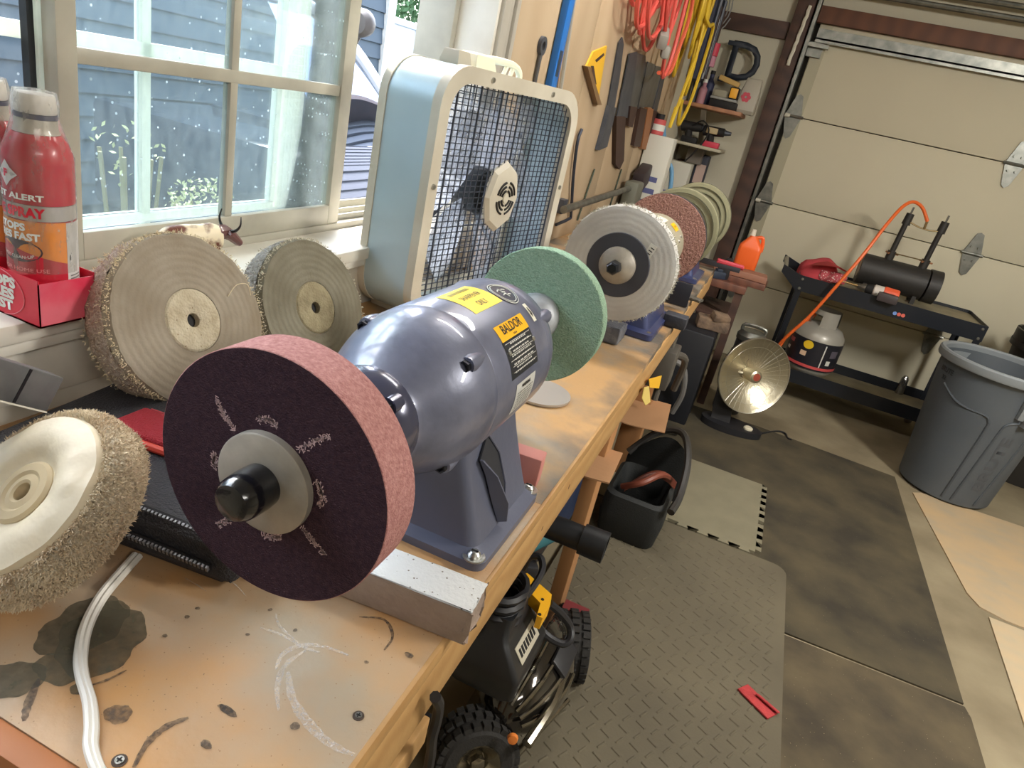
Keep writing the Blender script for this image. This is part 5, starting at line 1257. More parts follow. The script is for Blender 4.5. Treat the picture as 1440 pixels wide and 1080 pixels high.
mat_thing('rubber_mat', 'near dark brown rubber mat on the floor at the bottom right', [(.30, 2.022), (.99, 2.042), (1.0, 2.0), (.99, .9), (.30, .9)][::-1], 0, .006, mat('brown_rubber_near', (92, 81, 60), .9, var=(5, (58, 51, 40), 1.5), bump=(60, .15), speck=(60, (140, 128, 100), .06)))
dm, cx, cy = mat_thing('anti_fatigue_mat', 'long grey tread plate mat beside the bench', rrect(-.30, .452, .75, 2.405, .05), .0065, .0185, M_diam)
q = MB(); k = 0
V = []; F = []
for i in range(42):
    for j in range(19):
        x = -.27 + j * .0375; y = .80 + i * .0375
        if x > .425 or y > 2.375: continue
        a = math.radians(62 if (i + j) % 2 else -28); l, w_ = .0155, .0034
        ca_, sa_ = math.cos(a), math.sin(a); o = len(V)
        for (p_, q_, z_) in ((-l, -w_, 0), (l, -w_, 0), (l, w_, 0), (-l, w_, 0), (-l * .8, -w_ * .4, .0022), (l * .8, -w_ * .4, .0022), (l * .8, w_ * .4, .0022), (-l * .8, w_ * .4, .0022)):
            V.append((x + p_ * ca_ - q_ * sa_ - cx, y + p_ * sa_ + q_ * ca_ - cy, .012 + z_))
        for f_ in ((4, 5, 6, 7), (0, 1, 5, 4), (1, 2, 6, 5), (2, 3, 7, 6), (3, 0, 4, 7)): F.append(tuple(o + t_ for t_ in f_))
stuff(raw('raised_tread', V, F, M_diam, dm))
# puzzle mat with tabs
def tabs(p0, p1, n, dep, out=1):
    p0, p1 = Vector(p0), Vector(p1); d = (p1 - p0) / n; nn = Vector((d.y, -d.x)).normalized() * dep * out; r_ = []
    for k in range(n):
        a = p0 + d * k
        r_ += [a + d * .30, a + d * .22 + nn, a + d * .78 + nn, a + d * .70]
    return r_
x0, x1, y0, y1 = -.30, .335, 2.435, 3.03
poly = [Vector((x0, y0))] + tabs((x0, y0), (x1, y0), 8, .020) + [Vector((x1, y0))] + tabs((x1, y0), (x1, y1), 10, .022) + [Vector((x1, y1)), Vector((x0, y1))]
mat_thing('foam_tile', 'grey interlocking foam tile with puzzle edge on the floor', [(p.x, p.y) for p in poly], .0065, .0185, M_puz)
mat_thing('cardboard_sheet', 'far beige panel on the floor under the grey bin', [(1.055, 3.585), (1.10, 3.62), (2.6, 3.66), (2.6, 2.62), (1.25, 2.66), (1.17, 2.69), (1.14, 2.76)][::-1], 0, .005, M_beig)
mat_thing('cardboard_sheet', 'near beige panel at the right edge of the floor', [(1.19, 2.64), (2.6, 2.60), (2.6, 1.2), (1.12, 1.2)][::-1], 0, .005, mat('beige_panel_near', (172, 162, 140), .75, var=(5, (196, 170, 134), 1.2), bump=(60, .05), wave=(4, (190, 164, 128), .3, 'Y')))
q = MB().box((0, 0, .004), (.045, .105, .007), None, .0025).box((.018, -.02, .010), (.02, .07, .005), (0, .5, .1), .002)
rs = q.build('folded_strip', mat('red_felt', (190, 66, 66), .8, var=(60, (160, 46, 50), 1), bump=(200, .3)), None); p = at_z(1064, 988, .0185); rs.location = (p.x, p.y, .019); rs.rotation_euler = (0, 0, .95); tag(rs, 'small red folded sandpaper strip on the grey tread mat', 'strip')

# ================================================================== black cart
M_cart = mat('cart_black', (30, 34, 42), .38, .2, coat=.2); M_shelf = mat('cart_shelf_top', (150, 140, 112), .55, .2, var=(8, (120, 112, 92), 1.2)); M_cast_ = mat('caster_grey', (126, 122, 116), .6)
c0, c1, cyf, cyb = .235, 1.235, 4.34, 4.78
ct2 = thing('utility_cart', 'black two shelf utility cart on casters in front of the garage door', 'cart', ((c0 + c1) / 2, (cyf + cyb) / 2, 0))
cl = Vector(((c0 + c1) / 2, (cyf + cyb) / 2, 0)); hx, hy = (c1 - c0) / 2, (cyb - cyf) / 2
def tray(z0, z1, name, zf):
    t_ = MB().bounds(-hx, hx, -hy, hy, zf, zf + .006).build(name, M_shelf, ct2)
    MB().bounds(-hx, hx, -hy - .004, -hy, z0, z1).bounds(-hx, hx, hy, hy + .004, z0, z1).bounds(-hx - .004, -hx, -hy, hy, z0, z1).bounds(hx, hx + .004, -hy, hy, z0, z1).build('rim', M_cart, t_)
tray(.675, .765, 'top_shelf', .742); tray(.135, .215, 'bottom_shelf', .15)
for sx in (-1, 1):
    for sy in (-1, 1):
        x = sx * (hx - .002); y = sy * (hy - .002)
        q = MB().bounds(min(x, x - sx * .035), max(x, x - sx * .035), min(y, y - sy * .003), max(y, y - sy * .003), .12, .765).bounds(min(x, x - sx * .003), max(x, x - sx * .003), min(y, y - sy * .035), max(y, y - sy * .035), .12, .765)
        lg = q.build('leg', M_cart, ct2)
        for zz in (.69, .745): MB().lathe([(.009, 0), (.007, .003), (0, .004)], (sx * (hx - .02), sy * (hy + .004), zz), (0, sy, 0), 8).build('screw_head', M_steel, lg)
        cs = MB().lathe([(.015, -.016), (.05, -.016), (.054, -.010), (.054, .010), (.05, .016), (.015, .016)], (sx * (hx - .06), sy * (hy - .05), .054), (1, 0, 0), 28).build('caster_wheel', M_cast_, ct2)
        q = MB().bounds(sx * (hx - .06) - .024, sx * (hx - .06) - .02, sy * (hy - .05) - .02, sy * (hy - .05) + .02, .04, .128).bounds(sx * (hx - .06) + .02, sx * (hx - .06) + .024, sy * (hy - .05) - .02, sy * (hy - .05) + .02, .04, .128).bounds(sx * (hx - .06) - .04, sx * (hx - .06) + .04, sy * (hy - .05) - .03, sy * (hy - .05) + .03, .122, .132); q.build('caster_fork', M_galv, cs)
        MB().cyl((sx * (hx - .06) - .026, sy * (hy - .05), .054), (sx * (hx - .06) + .026, sy * (hy - .05), .054), .009, seg=8).build('axle_bolt', M_steel, cs)
for sy in (-1, 1):
    MB().hexa([(-hx - .105, sy * hy - .003, .755), (-hx, sy * hy - .003, .675), (-hx, sy * hy + .003, .675), (-hx - .105, sy * hy + .003, .755), (-hx - .105, sy * hy - .003, .80), (-hx, sy * hy - .003, .765), (-hx, sy * hy + .003, .765), (-hx - .105, sy * hy + .003, .80)]).build('handle_bracket', M_cart, ct2)
MB().cyl((-hx - .09, -hy, .782), (-hx - .09, hy, .782), .013, seg=12).build('push_handle', mat('handle_steel', (150, 146, 136), .35, .8), ct2)
for k, c_ in enumerate(((126, 160, 226), (226, 110, 96), (226, 110, 96))):
    MB().cyl((.045 + k * .022, -hy - .004, .70), (.045 + k * .022, -hy - .006, .70), .0105, seg=16).build('round_sticker', mat('sticker_%s' % ('blue', 'red', 'red')[k], c_, .4), ct2)
# propane tank
ZT = .742 + .006; ZB = .156
M_tank = mat('tank_grey', (164, 160, 150), .4, .15, coat=.2)
tk = thing('propane_tank', 'grey propane tank with black label on the lower shelf of the cart', 'gas tank', (.475, 4.53, ZB))
R = .152
MB().lathe([(0, .02), (.08, .015), (.12, .03), (.143, .06), (R, .10), (R, .24), (.145, .28), (.12, .315), (.08, .335), (.03, .342), (0, .342)], seg=48).build('tank_body', M_tank, tk)
MB().lathe([(.10, 0), (.105, 0), (.105, .03), (.10, .03), (.10, 0)], seg=36).build('foot_ring', M_tank, tk)
MB().lathe([(R + .001, .075), (R + .001, .252)], seg=48, arc=(0, 2 * PI)).build('black_wrap', mat('wrap_black', (34, 34, 42), .4), tk)
MB().lathe([(R + .0018, .083), (R + .0018, .100)], seg=48).build('red_band', mat('wrap_red', (206, 84, 84), .4), tk)
def ont(a, r_=R + .0022): return lambda u, v: (math.cos(a + u / R) * r_, math.sin(a + u / R) * r_, v)
def tl(name, a, u0, u1, v0, v1, m): 
    f_ = ont(a); return patch(name, lambda u, v: f_(u0 + (u1 - u0) * u, v0 + (v1 - v0) * v), m, tk, 8, 1)
A_ = math.radians(-95)
q = MB(); f_ = ont(A_ - .25); c = q.bm.verts.new(f_(0, .22)); rg = [q.bm.verts.new(f_(.030 * math.cos(k / 24 * 2 * PI), .22 + .026 * math.sin(k / 24 * 2 * PI))) for k in range(24)]
for k in range(24): q.bm.faces.new([c, rg[k], rg[(k + 1) % 24]])
q.build('yellow_sticker', mat('sticker_yellow', (240, 200, 50), .4), tk)
tl('white_line', A_, .06, .067, .10, .24, M_wht); tl('white_label', A_ - .3, -.024, .012, .148, .178, mat('label_peach', (224, 190, 160), .5)); tl('white_label', A_ + .3, .05, .078, .12, .15, M_wht)
tl('pink_print', A_ - .9, -.05, .0, .2, .225, mat('wrap_pink', (170, 90, 96), .5)); tl('pink_print', A_ - .9, -.05, -.02, .15, .17, M_wht); tl('grey_emblem', A_ + .9, -.03, .02, .17, .215, mat('wrap_grey', (96, 90, 100), .5))
q = MB()
for a0 in (-.6, 1.5, 3.6): q.lathe([(.085, .325), (.088, .325), (.084, .42), (.080, .42), (.085, .325)], (0, 0, 0), (0, 0, 1), 10, arc=(a0, a0 + 1.25))
q.lathe([(.080, .395), (.084, .395), (.083, .425), (.078, .425), (.080, .395)], (0, 0, 0), (0, 0, 1), 24, arc=(-.6, 4.85)); q.build('collar', M_tank, tk)
MB().cyl((0, 0, .34), (0, 0, .40), .018, seg=12).cyl((-.05, 0, .385), (.03, 0, .385), .011, seg=10).lathe([(0, 0), (.025, 0), (.025, .012), (0, .012)], (0, 0, .40), seg=12).build('valve', mat('valve_brass', (120, 110, 90), .4, .7), tk)
# forge
M_fg = mat('forge_black', (48, 46, 44), .55, .2, bump=(60, .08))
fgc = Vector((.752, 4.57, ZT)); fg = thing('gas_forge', 'black cylindrical gas forge with two upright burners on the cart top', 'forge', fgc); fg.scale = (.9, .9, .92)
fz = .125
MB().lathe([(.05, -.235), (.098, -.235), (.098, .165), (.05, .165)], (0, 0, fz), (1, 0, 0), 44).build('forge_body', M_fg, fg)
MB().lathe([(.06, .175), (.104, .175), (.104, .245), (.06, .245), (.06, .175)], (0, 0, fz), (1, 0, 0), 44).build('end_ring', M_fg, fg)
MB().lathe([(.0, -.236), (.055, -.236), (.055, -.20), (0, -.20)], (0, 0, fz), (1, 0, 0), 30).build('opening_lining', mat('forge_lining', (176, 166, 146), .9), fg)
q = MB()
for x in (-.17, .13):
    for y in (-.06, .06): MB().bounds(x - .012, x + .012, y - .012, y + .012, 0, .05).build('foot', M_fg, fg)
for x in (-.09, .115):
    q = MB().cyl((x, 0, fz + .07), (x + .004, 0, fz + .15), .026, seg=14)
    bn = q.build('burner_socket', M_fg, fg)
    q = MB().cyl((x + .002, 0, fz + .12), (x + .012, 0, fz + .33), .0165, seg=12).cyl((x + .012, 0, fz + .32), (x + .016, 0, fz + .39), .026, .023, 12)
    q.build('burner_tube', M_fg, bn)
    q = MB()
    for k in range(3): a = k * 2.1; q.cyl((x + math.cos(a) * .02, math.sin(a) * .02, fz + .135), (x + math.cos(a) * .046, math.sin(a) * .046, fz + .135), .006, seg=6)
    q.build('set_screws', mat('rust_screw', (170, 120, 84), .6, .4), bn)
    MB().cyl((x + .016, 0, fz + .39), (x + .018, 0, fz + .43), .006, seg=6).build('jet', M_galv, bn)
q = MB(); q.tube([(-.08, -.01, fz + .345), (.0, -.012, fz + .325), (.06, -.012, fz + .32), (.128, -.01, fz + .33)], .005, 7).cyl((.03, -.012, fz + .322), (.03, -.012, fz + .37), .008, seg=8); q.build('gas_manifold', mat('manifold_brass', (140, 120, 84), .4, .7), fg)
MB().tube([(-.08, -.012, fz + .14), (.11, -.012, fz + .142)], .004, 6).build('lower_pipe', MATS['manifold_brass'], fg)
hp = [fgc + Vector((.027, -.013, (fz + .37) * .92)), at_y(1297, 292, 4.55), at_y(1284, 284, 4.52), at_y(1268, 292, 4.46), at_y(1245, 318, 4.38), at_y(1215, 357, 4.31), at_y(1180, 398, 4.27), at_y(1140, 443, 4.27), at_y(1110, 470, 4.28), at_y(1094, 487, 4.32), at_y(1089, 502, 4.40), Vector((.30, 4.50, .36)), Vector((.41, 4.525, .538))]
q = MB(); q.tube(hp, .0095, 8, smooth=6); tag(q.build('gas_hose', mat('hose_orange', (236, 108, 44), .45)), 'orange gas hose arching from the forge burners down to the propane tank', 'hose')
# red cap
cpz = ZT
cap_ = thing('baseball_hat', 'red cap with a white patterned band lying at the left of the cart top', 'cap', (.33, 4.52, cpz), (0, 0, .3))
M_capr = mat('cap_cloth_red', (190, 66, 74), .85, bump=(200, .2)); 
q = MB().lathe([(0, .115), (.04, .112), (.075, .095), (.095, .06), (.10, .02), (.10, 0), (.0, 0)], seg=24)
for v in q.bm.verts: v.co.x *= 1.15; v.co.z *= 1 + .12 * math.sin(v.co.x * 30)
q.build('crown', M_capr, cap_)
q = MB().grid(12, 4, lambda u, v: ((.09 + v * .085) * math.cos(-2.3 + u * 1.7), (.09 + v * .085) * math.sin(-2.3 + u * 1.7), .09 - v * .012 + .03 * math.sin(u * PI))); bmesh.ops.solidify(q.bm, geom=q.bm.faces[:], thickness=.004); q.build('peak', mat('cap_peak_red', (206, 84, 84), .8), cap_)
q = MB().box((.06, -.075, .035), (.17, .07, .06), (0, 0, .1), .022, 3); q.subdiv(1); q.jitter(.002); q.build('patterned_band', mat('bandana_red', (186, 84, 92), .85, speck=(90, (226, 206, 200), .3)), cap_)
# drill
dr = thing('cordless_drill', 'orange and white cordless drill lying on the front of the cart top', 'drill', (.655, 4.385, ZT), (0, 0, -.12))
MB().cyl((-.02, 0, .036), (.10, 0, .04), .034, .033, 16, .006).build('motor_body', mat('drill_white', (214, 206, 196), .45), dr)
MB().cyl((.03, 0, .04), (.115, 0, .041), .035, .033, 16, .006).build('orange_shell', mat('drill_orange', (232, 96, 60), .45), dr)
MB().cyl((-.06, 0, .036), (-.02, 0, .036), .026, .031, 14, .003).build('clutch_ring', M_dark, dr)
MB().cyl((-.105, 0, .036), (-.06, 0, .036), .014, .024, 14, .002).build('chuck', M_galv, dr)
MB().cyl((-.20, 0, .035), (-.105, 0, .036), .004, seg=8).build('drill_bit', mat('bit_gold', (180, 150, 100), .35, .8), dr)
MB().hexa([(.03, -.02, .02), (.09, -.02, .02), (.09, -.06, .004), (.02, -.07, .004), (.03, -.01, .05), (.09, -.01, .05), (.10, -.05, .045), (.03, -.065, .045)]).build('grip', M_dark, dr)
q = MB().bounds(.01, .115, -.10, -.058, .002, .05, .006); q.build('battery', mat('drill_battery', (70, 62, 62), .5), dr)
q = MB(); q.tube([(0, 0, 0), (.03, -.01, .0), (.05, -.03, .003), (.10, -.04, .0)], .003, 6, smooth=4); a_ = q.build('black_strap', M_dark, None); a_.location = (.80, 4.40, ZT + .003); tag(a_, 'thin black strap beside the drill on the cart top', 'strap')
# lower shelf cloth and back-rim lamp
q = MB().grid(14, 8, lambda u, v: (-.13 + u * .26, -.06 + v * .12, .012 + .010 * math.sin(u * 9 + v * 4) + .008 * math.sin(v * 11 + u * 3))); bmesh.ops.solidify(q.bm, geom=q.bm.faces[:], thickness=.003)
rg = q.build('paper_sheets', mat('crumpled_paper', (176, 160, 130), .8), None); rg.location = (.93, 4.43, ZB + .004); tag(rg, 'crumpled tan paper on the lower shelf of the cart', 'paper')
q = MB().lathe([(0, 0), (.025, 0), (.028, .01), (.022, .05), (.012, .06), (0, .062)], seg=16); lm = q.build('small_lamp', mat('chrome_dark', (150, 150, 150), .2, .9), None); lm.location = (1.07, 4.765, ZB); lm.scale = (1, 1, 2.0); tag(lm, 'small chrome fitting standing at the back of the lower cart shelf', 'fitting')

# ================================================================== bins
M_bin = mat('bin_grey', (84, 90, 96), .55, bump=(160, .08), var=(5, (76, 82, 88), 1))
M_binl = mat('bin_rim', (128, 134, 138), .5, bump=(160, .06))
bn = thing('trash_can', 'big grey plastic trash can right of the cart', 'trash can', (1.225, 3.80, .005))
HB = .69
def binr(z): return .212 + (.268 - .212) * z / HB
q = MB().lathe([(0, .0), (.195, .0), (.212, .012), (binr(.3), .3), (binr(.6), .6), (binr(.645), .645), (.268, .65), (.268, .665), (.262, .668), (binr(.6) - .006, .6), (.2, .02), (0, .02)], seg=64); q.build('bin_body', M_bin, bn)
MB().lathe([(.264, .655), (.284, .655), (.288, .664), (.288, .690), (.282, .698), (.268, .698), (.262, .690), (.262, .655)], seg=64).build('rim', M_binl, bn)
def onb(a): return lambda u, z, d=.0: ((binr(z) + d) * math.cos(a + u / .24), (binr(z) + d) * math.sin(a + u / .24), z)
aC = math.atan2(-3.8, -1.225)      # towards the camera
fb = onb(aC)
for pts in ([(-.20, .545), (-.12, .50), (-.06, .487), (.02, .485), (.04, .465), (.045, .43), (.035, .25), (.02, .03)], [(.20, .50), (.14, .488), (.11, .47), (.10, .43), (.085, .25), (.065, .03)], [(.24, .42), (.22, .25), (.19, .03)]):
    q = MB(); q.tube([fb(u, z, .0) for u, z in pts], .006, 7, smooth=6); q.build('moulded_rib', mat('bin_dark_rib', (70, 76, 82), .55), bn)  # ribs coloured darker than the bin wall
text('lettering', 'BRUTE', lambda u, v: fb(.155 - v * .9 - .0, .26 + u, .0015), .075, mat('bin_emboss', (74, 78, 84), .5), bn, width=.30, bold=.002, rise=.05)
text('lettering', 'BRUTE', lambda u, v: fb(-.215 + u, .605 + v, .002), .034, mat('bin_print', (44, 50, 54), .5), bn, width=.085, bold=.001)
text('lettering', '32', lambda u, v: fb(-.215 + u, .568 + v, .002), .028, MATS['bin_print'], bn, width=.03, bold=.001)
for sg in (.21, .21 + .24 * PI):
    f2 = onb(aC)
    q = MB()
    for (u0, u1, z0, z1) in ((-.055, .055, .60, .652), (-.055, -.035, .50, .60), (.035, .055, .50, .60), (-.055, .055, .485, .505)):
        q.hexa([f2(sg + u0, z0, 0), f2(sg + u1, z0, 0), f2(sg + u1, z0, .035), f2(sg + u0, z0, .035), f2(sg + u0, z1, -.004), f2(sg + u1, z1, -.004), f2(sg + u1, z1, .035), f2(sg + u0, z1, .035)])
    q.build('handle', M_binl, bn)
    q = MB().hexa([f2(sg - .085, .515, 0), f2(sg - .062, .515, 0), f2(sg - .062, .515, .02), f2(sg - .085, .515, .02), f2(sg - .09, .645, 0), f2(sg - .055, .645, 0), f2(sg - .055, .645, .03), f2(sg - .09, .645, .03)]); q.build('handle_web', M_binl, bn)
bb = thing('trash_can', 'black bin with notched rim behind the grey trash can', 'trash can', (1.70, 4.42, 0))
MB().lathe([(0, 0), (.22, 0), (.29, .74), (.278, .74), (.21, .02), (0, .02)], seg=48).build('bin_body', mat('bin_black', (40, 38, 36), .5), bb)
q = MB().lathe([(.285, .70), (.305, .70), (.305, .73), (.285, .73), (.285, .70)], seg=48)
for k in range(9): q.lathe([(.288, .73), (.302, .73), (.302, .79), (.288, .79), (.288, .73)], (0, 0, 0), (0, 0, 1), 5, arc=(k * .7, k * .7 + .56))
q.build('notched_rim', MATS['bin_black'], bb)

# ================================================================== heater
M_chr = mat('reflector', (206, 198, 174), .3, .9, bump=(60, .1)); M_blkp = mat('black_plastic', (34, 34, 38), .5)
ht = thing('dish_heater', 'round dish heater with a shiny reflector on a black foot', 'heater', (.09, 3.60, .0065))
hn = Vector((.52, -.84, .16)).normalized(); hc = Vector((.055, .0, .315))
Rd = .198
def dish(r_): return .075 * (r_ / Rd) ** 2 - .045
q = MB()
rows = [(r_, dish(r_)) for r_ in (.0, .04, .07, .09, .11, .13, .15, .17, .185, .195, .198)]
q.lathe(rows + [(.200, .034), (.200, .026), (.19, .018), (.12, -.03), (0, -.055)], hc, hn, 72); 
for v in q.bm.verts:
    d = v.co - hc; t_ = d.dot(hn); rad = d - hn * t_
    if .12 < rad.length < .197 and t_ > dish(rad.length) - .004:
        a = hn.orthogonal().normalized(); b_ = hn.cross(a); an = math.atan2(rad.dot(b_), rad.dot(a)); v.co += hn * (.003 if int(round(an / (2 * PI) * 72)) % 2 else -.0012)
q.build('reflector_dish', M_chr, ht)
q = MB(); a = hn.orthogonal().normalized(); b_ = hn.cross(a)
for r_, w_ in ((.197, .0022), (.15, .0009)): q.tube([hc + hn * (dish(r_) + .045 * (1 - (r_ / Rd) ** 2) + .006) + (a * math.cos(k / 60 * 2 * PI) + b_ * math.sin(k / 60 * 2 * PI)) * r_ for k in range(60)], w_, 5, closed=True)
for k in range(36):
    an = k / 36 * 2 * PI; d = a * math.cos(an) + b_ * math.sin(an)
    q.tube([hc + hn * (dish(r_) + .045 * (1 - (r_ / Rd) ** 2) + .006) + d * r_ for r_ in (.198, .15, .10, .05)], .0007, 4)
stuff(q.build('wire_guard', mat('guard_wire', (206, 202, 190), .3, .9), ht))
q = MB().lathe([(0, -.04), (.03, -.04), (.034, .03), (.032, .05), (.022, .056), (0, .056)], hc, hn, 24); hb = q.build('hub', M_chr, ht)
q = MB().lathe([(0, .0565), (.020, .0565), (0, .058)], hc, hn, 20); q.build('hub_badge', mat('heater_badge', (150, 62, 44), .5), hb)
q = MB().tube([hc + hn * -.03, hc + hn * .01 + a * .0 - Vector((.05, -.02, .01)), hc + Vector((-.10, .02, -.01))], .009, 8); q.build('element_stem', M_chr, ht)
q = MB().loft([[(x + dx, y + dy, z) for dx, dy in ((.05, .03), (-.05, .03), (-.05, -.03), (.05, -.03))] for x, y, z in ((-.01, .0, .03), (-.025, .03, .12), (-.04, .06, .30), (-.03, .06, .40))]); q.build('stand_column', M_blkp, ht)
q = MB()
for k, pth in enumerate((((.10, -.02), 1), )): pass
q.prism([(p_[0], p_[1]) for p_ in [(.16 * math.cos(t_) * (1 + .12 * math.cos(t_)), .085 * math.sin(t_)) for t_ in [k * 2 * PI / 40 for k in range(40)]]], lambda u, v, w_: (.03 + u, -.01 + v, .034 - w_), .034); q.build('foot', M_blkp, ht)
MB().lathe([(0, 0), (.024, 0), (.024, .008), (.018, .013), (0, .014)], (.135, -.02, .034), seg=20).build('white_button', mat('button_white', (222, 214, 190), .5), ht)
q = MB(); q.tube([Vector((.25, 3.60, .012)), Vector((.30, 3.66, .010)), Vector((.36, 3.76, .006)), Vector((.40, 3.80, .006)), Vector((.43, 3.79, .006)), Vector((.44, 3.735, .008)), Vector((.46, 3.72, .012))], .005, 7, smooth=6); tag(q.build('heater_cable', M_blkp), 'black cord curling on the floor right of the heater foot', 'cord')
cs_ = thing('black_case', 'large black case standing behind the heater by the bench end', 'case', (-.22, 3.62, 0))
MB().bounds(-.2, .14, -.2, .18, 0, .50, .012).build('case_body', mat('case_black', (28, 30, 36), .5), cs_)
MB().bounds(-.17, -.08, -.203, -.2, .36, .40).build('red_label', mat('case_red', (170, 60, 70), .5), cs_); MB().bounds(-.17, -.08, -.203, -.2, .33, .358).build('white_label', M_wht, cs_); MB().bounds(-.16, -.11, -.203, -.2, .2, .245).build('code_label', mat('case_label', (190, 186, 176), .5), cs_)
q = MB(); q.tube([(-.30, 3.30, .36), (-.18, 3.32, .34), (-.14, 3.36, .2), (-.16, 3.40, .06)], .014, 8, smooth=5); tag(q.build('grey_strap', mat('strap_grey', (120, 118, 116), .6)), 'grey strap hanging over the left of the black case', 'strap')
# stand beyond the bench end with wood and clutter
st2 = thing('side_table', 'dark wooden side table beyond the bench end', 'table', (-.22, 4.02, 0))
M_walnut = mat('walnut_slab', (120, 78, 62), .55, wave=(5, (86, 54, 46), .6, 'X'))
MB().bounds(-.28, .20, -.20, .25, .66, .70, .003).build('table_top', M_walnut, st2)
for x in (-.25, .17):
    for y in (-.17, .22): MB().bounds(x - .02, x + .02, y - .02, y + .02, 0, .66).build('leg', M_brown, st2)
MB().bounds(-.25, .17, -.17, .22, .50, .515).build('lower_shelf', M_brown, st2)
for k, (x, y, z, sx, sy, m, lab) in enumerate(((-.18, 3.95, .70, .34, .16, M_walnut, 'reddish wood plank lying across the side table'), (-.16, 3.93, .735, .28, .12, mat('walnut_light', (150, 104, 84), .6), 'lighter wood plank on top of the reddish one'))):
    q = MB().box((0, 0, .017), (sx, sy, .033), (0, 0, .1 * (k - .5)), .002); o = q.build('wood_plank', m, None); o.location = (x + .08, y, z); tag(o, lab, 'plank')
jg = thing('orange_jug', 'bright orange jug with a white cap beyond the bench end', 'jug', (-.075, 4.10, .70))
jb = mat('jug_orange', (246, 106, 44), .4)
q = MB().loft([ring(z, hx, -hy, hy, c_) for z, hx, hy, c_ in ((.0, .058, .045, .02), (.01, .062, .048, .02), (.13, .062, .048, .02), (.15, .06, .046, .02), (.19, .03, .026, .018), (.205, .02, .02, .015))]); 
for v in q.bm.verts: v.co.z += .03
q.build('jug_body', jb, jg)
MB().cyl((-.012, 0, .235), (-.012, 0, .27), .016, .013, 14).build('white_cap', mat('cap_white', (222, 214, 196), .5), jg)
MB().tube([(.015, 0, .228), (.045, 0, .235), (.058, 0, .19), (.058, 0, .16)], .010, 8, smooth=4).build('jug_handle', jb, jg)
MB().bounds(-.066, .066, -.052, .052, 0, .03, .004).build('grey_label', mat('jug_base_grey', (150, 142, 120), .5), jg)
for k, (u, v, y, sx, sy, sz, m, lab) in enumerate(((1012, 398, 3.9, .07, .08, .10, M_blkp, 'black tool box standing left of the orange jug'), (1034, 396, 3.92, .05, .05, .05, mat('pale_block', (176, 166, 146), .6), 'small pale block in front of the orange jug'), (1064, 398, 4.05, .04, .03, .03, jb, 'little orange tool right of the orange jug'), (1000, 405, 3.86, .12, .06, .04, mat('navy_tool', (44, 54, 72), .5), 'dark navy tool lying on the side table edge'))):
    p = at_y(u, v, y)
    q = MB().box((0, 0, sz / 2), (sx, sy, sz), None, min(sx, sy, sz) * .15, 2).box((sx * .2, 0, sz + .006), (sx * .5, sy * .6, .012), None, .002); o = q.build('bench_tool', m, None); o.location = (p.x, y, .70 if k > 1 else .701); o.rotation_euler = (0, 0, .2 * k); tag(o, lab, 'tool')
cn2 = thing('canister', 'silver topped black canister beside the side table above the heater', 'canister', (.09, 3.88, 0))
MB().lathe([(0, 0), (.075, 0), (.078, .02), (.075, .42), (.07, .44), (0, .44)], seg=28).build('canister_body', mat('canister_dark', (64, 64, 66), .35, .4), cn2)
MB().lathe([(.076, .42), (.08, .425), (.08, .45), (.06, .475), (.0, .48)], seg=28).build('chrome_top', M_galv, cn2)
MB().tube([(.055, 0, .455), (.055, 0, .50), (-.055, 0, .50), (-.055, 0, .455)], .01, 8, smooth=4).build('carry_handle', M_galv, cn2)
q = MB().box((0, 0, .03), (.16, .10, .06), (0, 0, .2), .01).box((.03, -.02, .075), (.09, .06, .04), (.2, .1, .5), .01); o = q.build('rag_pile', mat('rag_tan', (140, 116, 94), .9, bump=(60, .5), var=(20, (90, 76, 66), 1.3)), None); o.location = (-.12, 3.56, .50); tag(o, 'heap of tan rags on top of the large black case', 'rags')

# ================================================================== under the bench
M_card = mat('cardboard', (180, 136, 98), .8, bump=(60, .06))
def card(label, px, z, th=.004):
    pts = [at_z(u, v, z) for u, v in px]; c = sum(pts, Vector()) / 4
    q = MB().prism([(p.x - c.x, p.y - c.y) for p in pts], lambda u, v, w_: (u, v, -w_), th)
    o = q.build('cardboard_flap', M_card, None); o.location = c; tag(o, label, 'cardboard'); return o
q = MB()
for nm, bp, pz, px_, (x0, x1, y0, y1) in (('brown cardboard box flap sticking out under the bench near the black tool bag', (-.42, 1.72, .09), .60, ((846, 628), (876, 637), (857, 679), (827, 671)), (-.16, .06, -.10, .14)), ('second brown cardboard flap under the bench by the yellow paper tag', (-.42, 2.50, .09), .36, ((905, 558), (944, 569), (935, 608), (886, 597)), (-.16, .06, -.12, .12))):
    bx = thing('cardboard_box', nm, 'cardboard box', bp)
    pts = [at_z(u, v, pz) for u, v in px_]; poly = [(p.x - bp[0], p.y - bp[1]) for p in pts]
    poly = [(x1 - .02, poly[0][1]), poly[0], poly[1], poly[2], poly[3], (x1 - .02, poly[3][1])]
    MB().prism(poly, lambda u, v, w_: (u, v, pz - bp[2] - w_), .004).build('top_flap', M_card, bx)
    MB().bounds(x0, x1, y0, y1, 0, pz - bp[2] - .004, .002).build('box_walls', M_card, bx)
for px, lab, m in ((((905, 545), (912, 543), (914, 565), (907, 570), (902, 560)), 'pale yellow paper tag hanging below the bench edge', mat('tag_pale', (222, 196, 110), .7)), (((912, 533), (930, 528), (926, 546), (913, 545)), 'bright yellow tag hanging below the bench edge', mat('tag_yellow', (240, 184, 40), .6))):
    pts = [at_x(u, v, -.145) for u, v in px]; c = sum(pts, Vector()) / len(pts)
    o = MB().prism([(p.y - c.y, p.z - c.z) for p in pts], lambda u, v, w_: (w_, u, v), .0015).build('paper_tag', m, None); o.location = (-.145, c.y, c.z); tag(o, lab, 'tag')
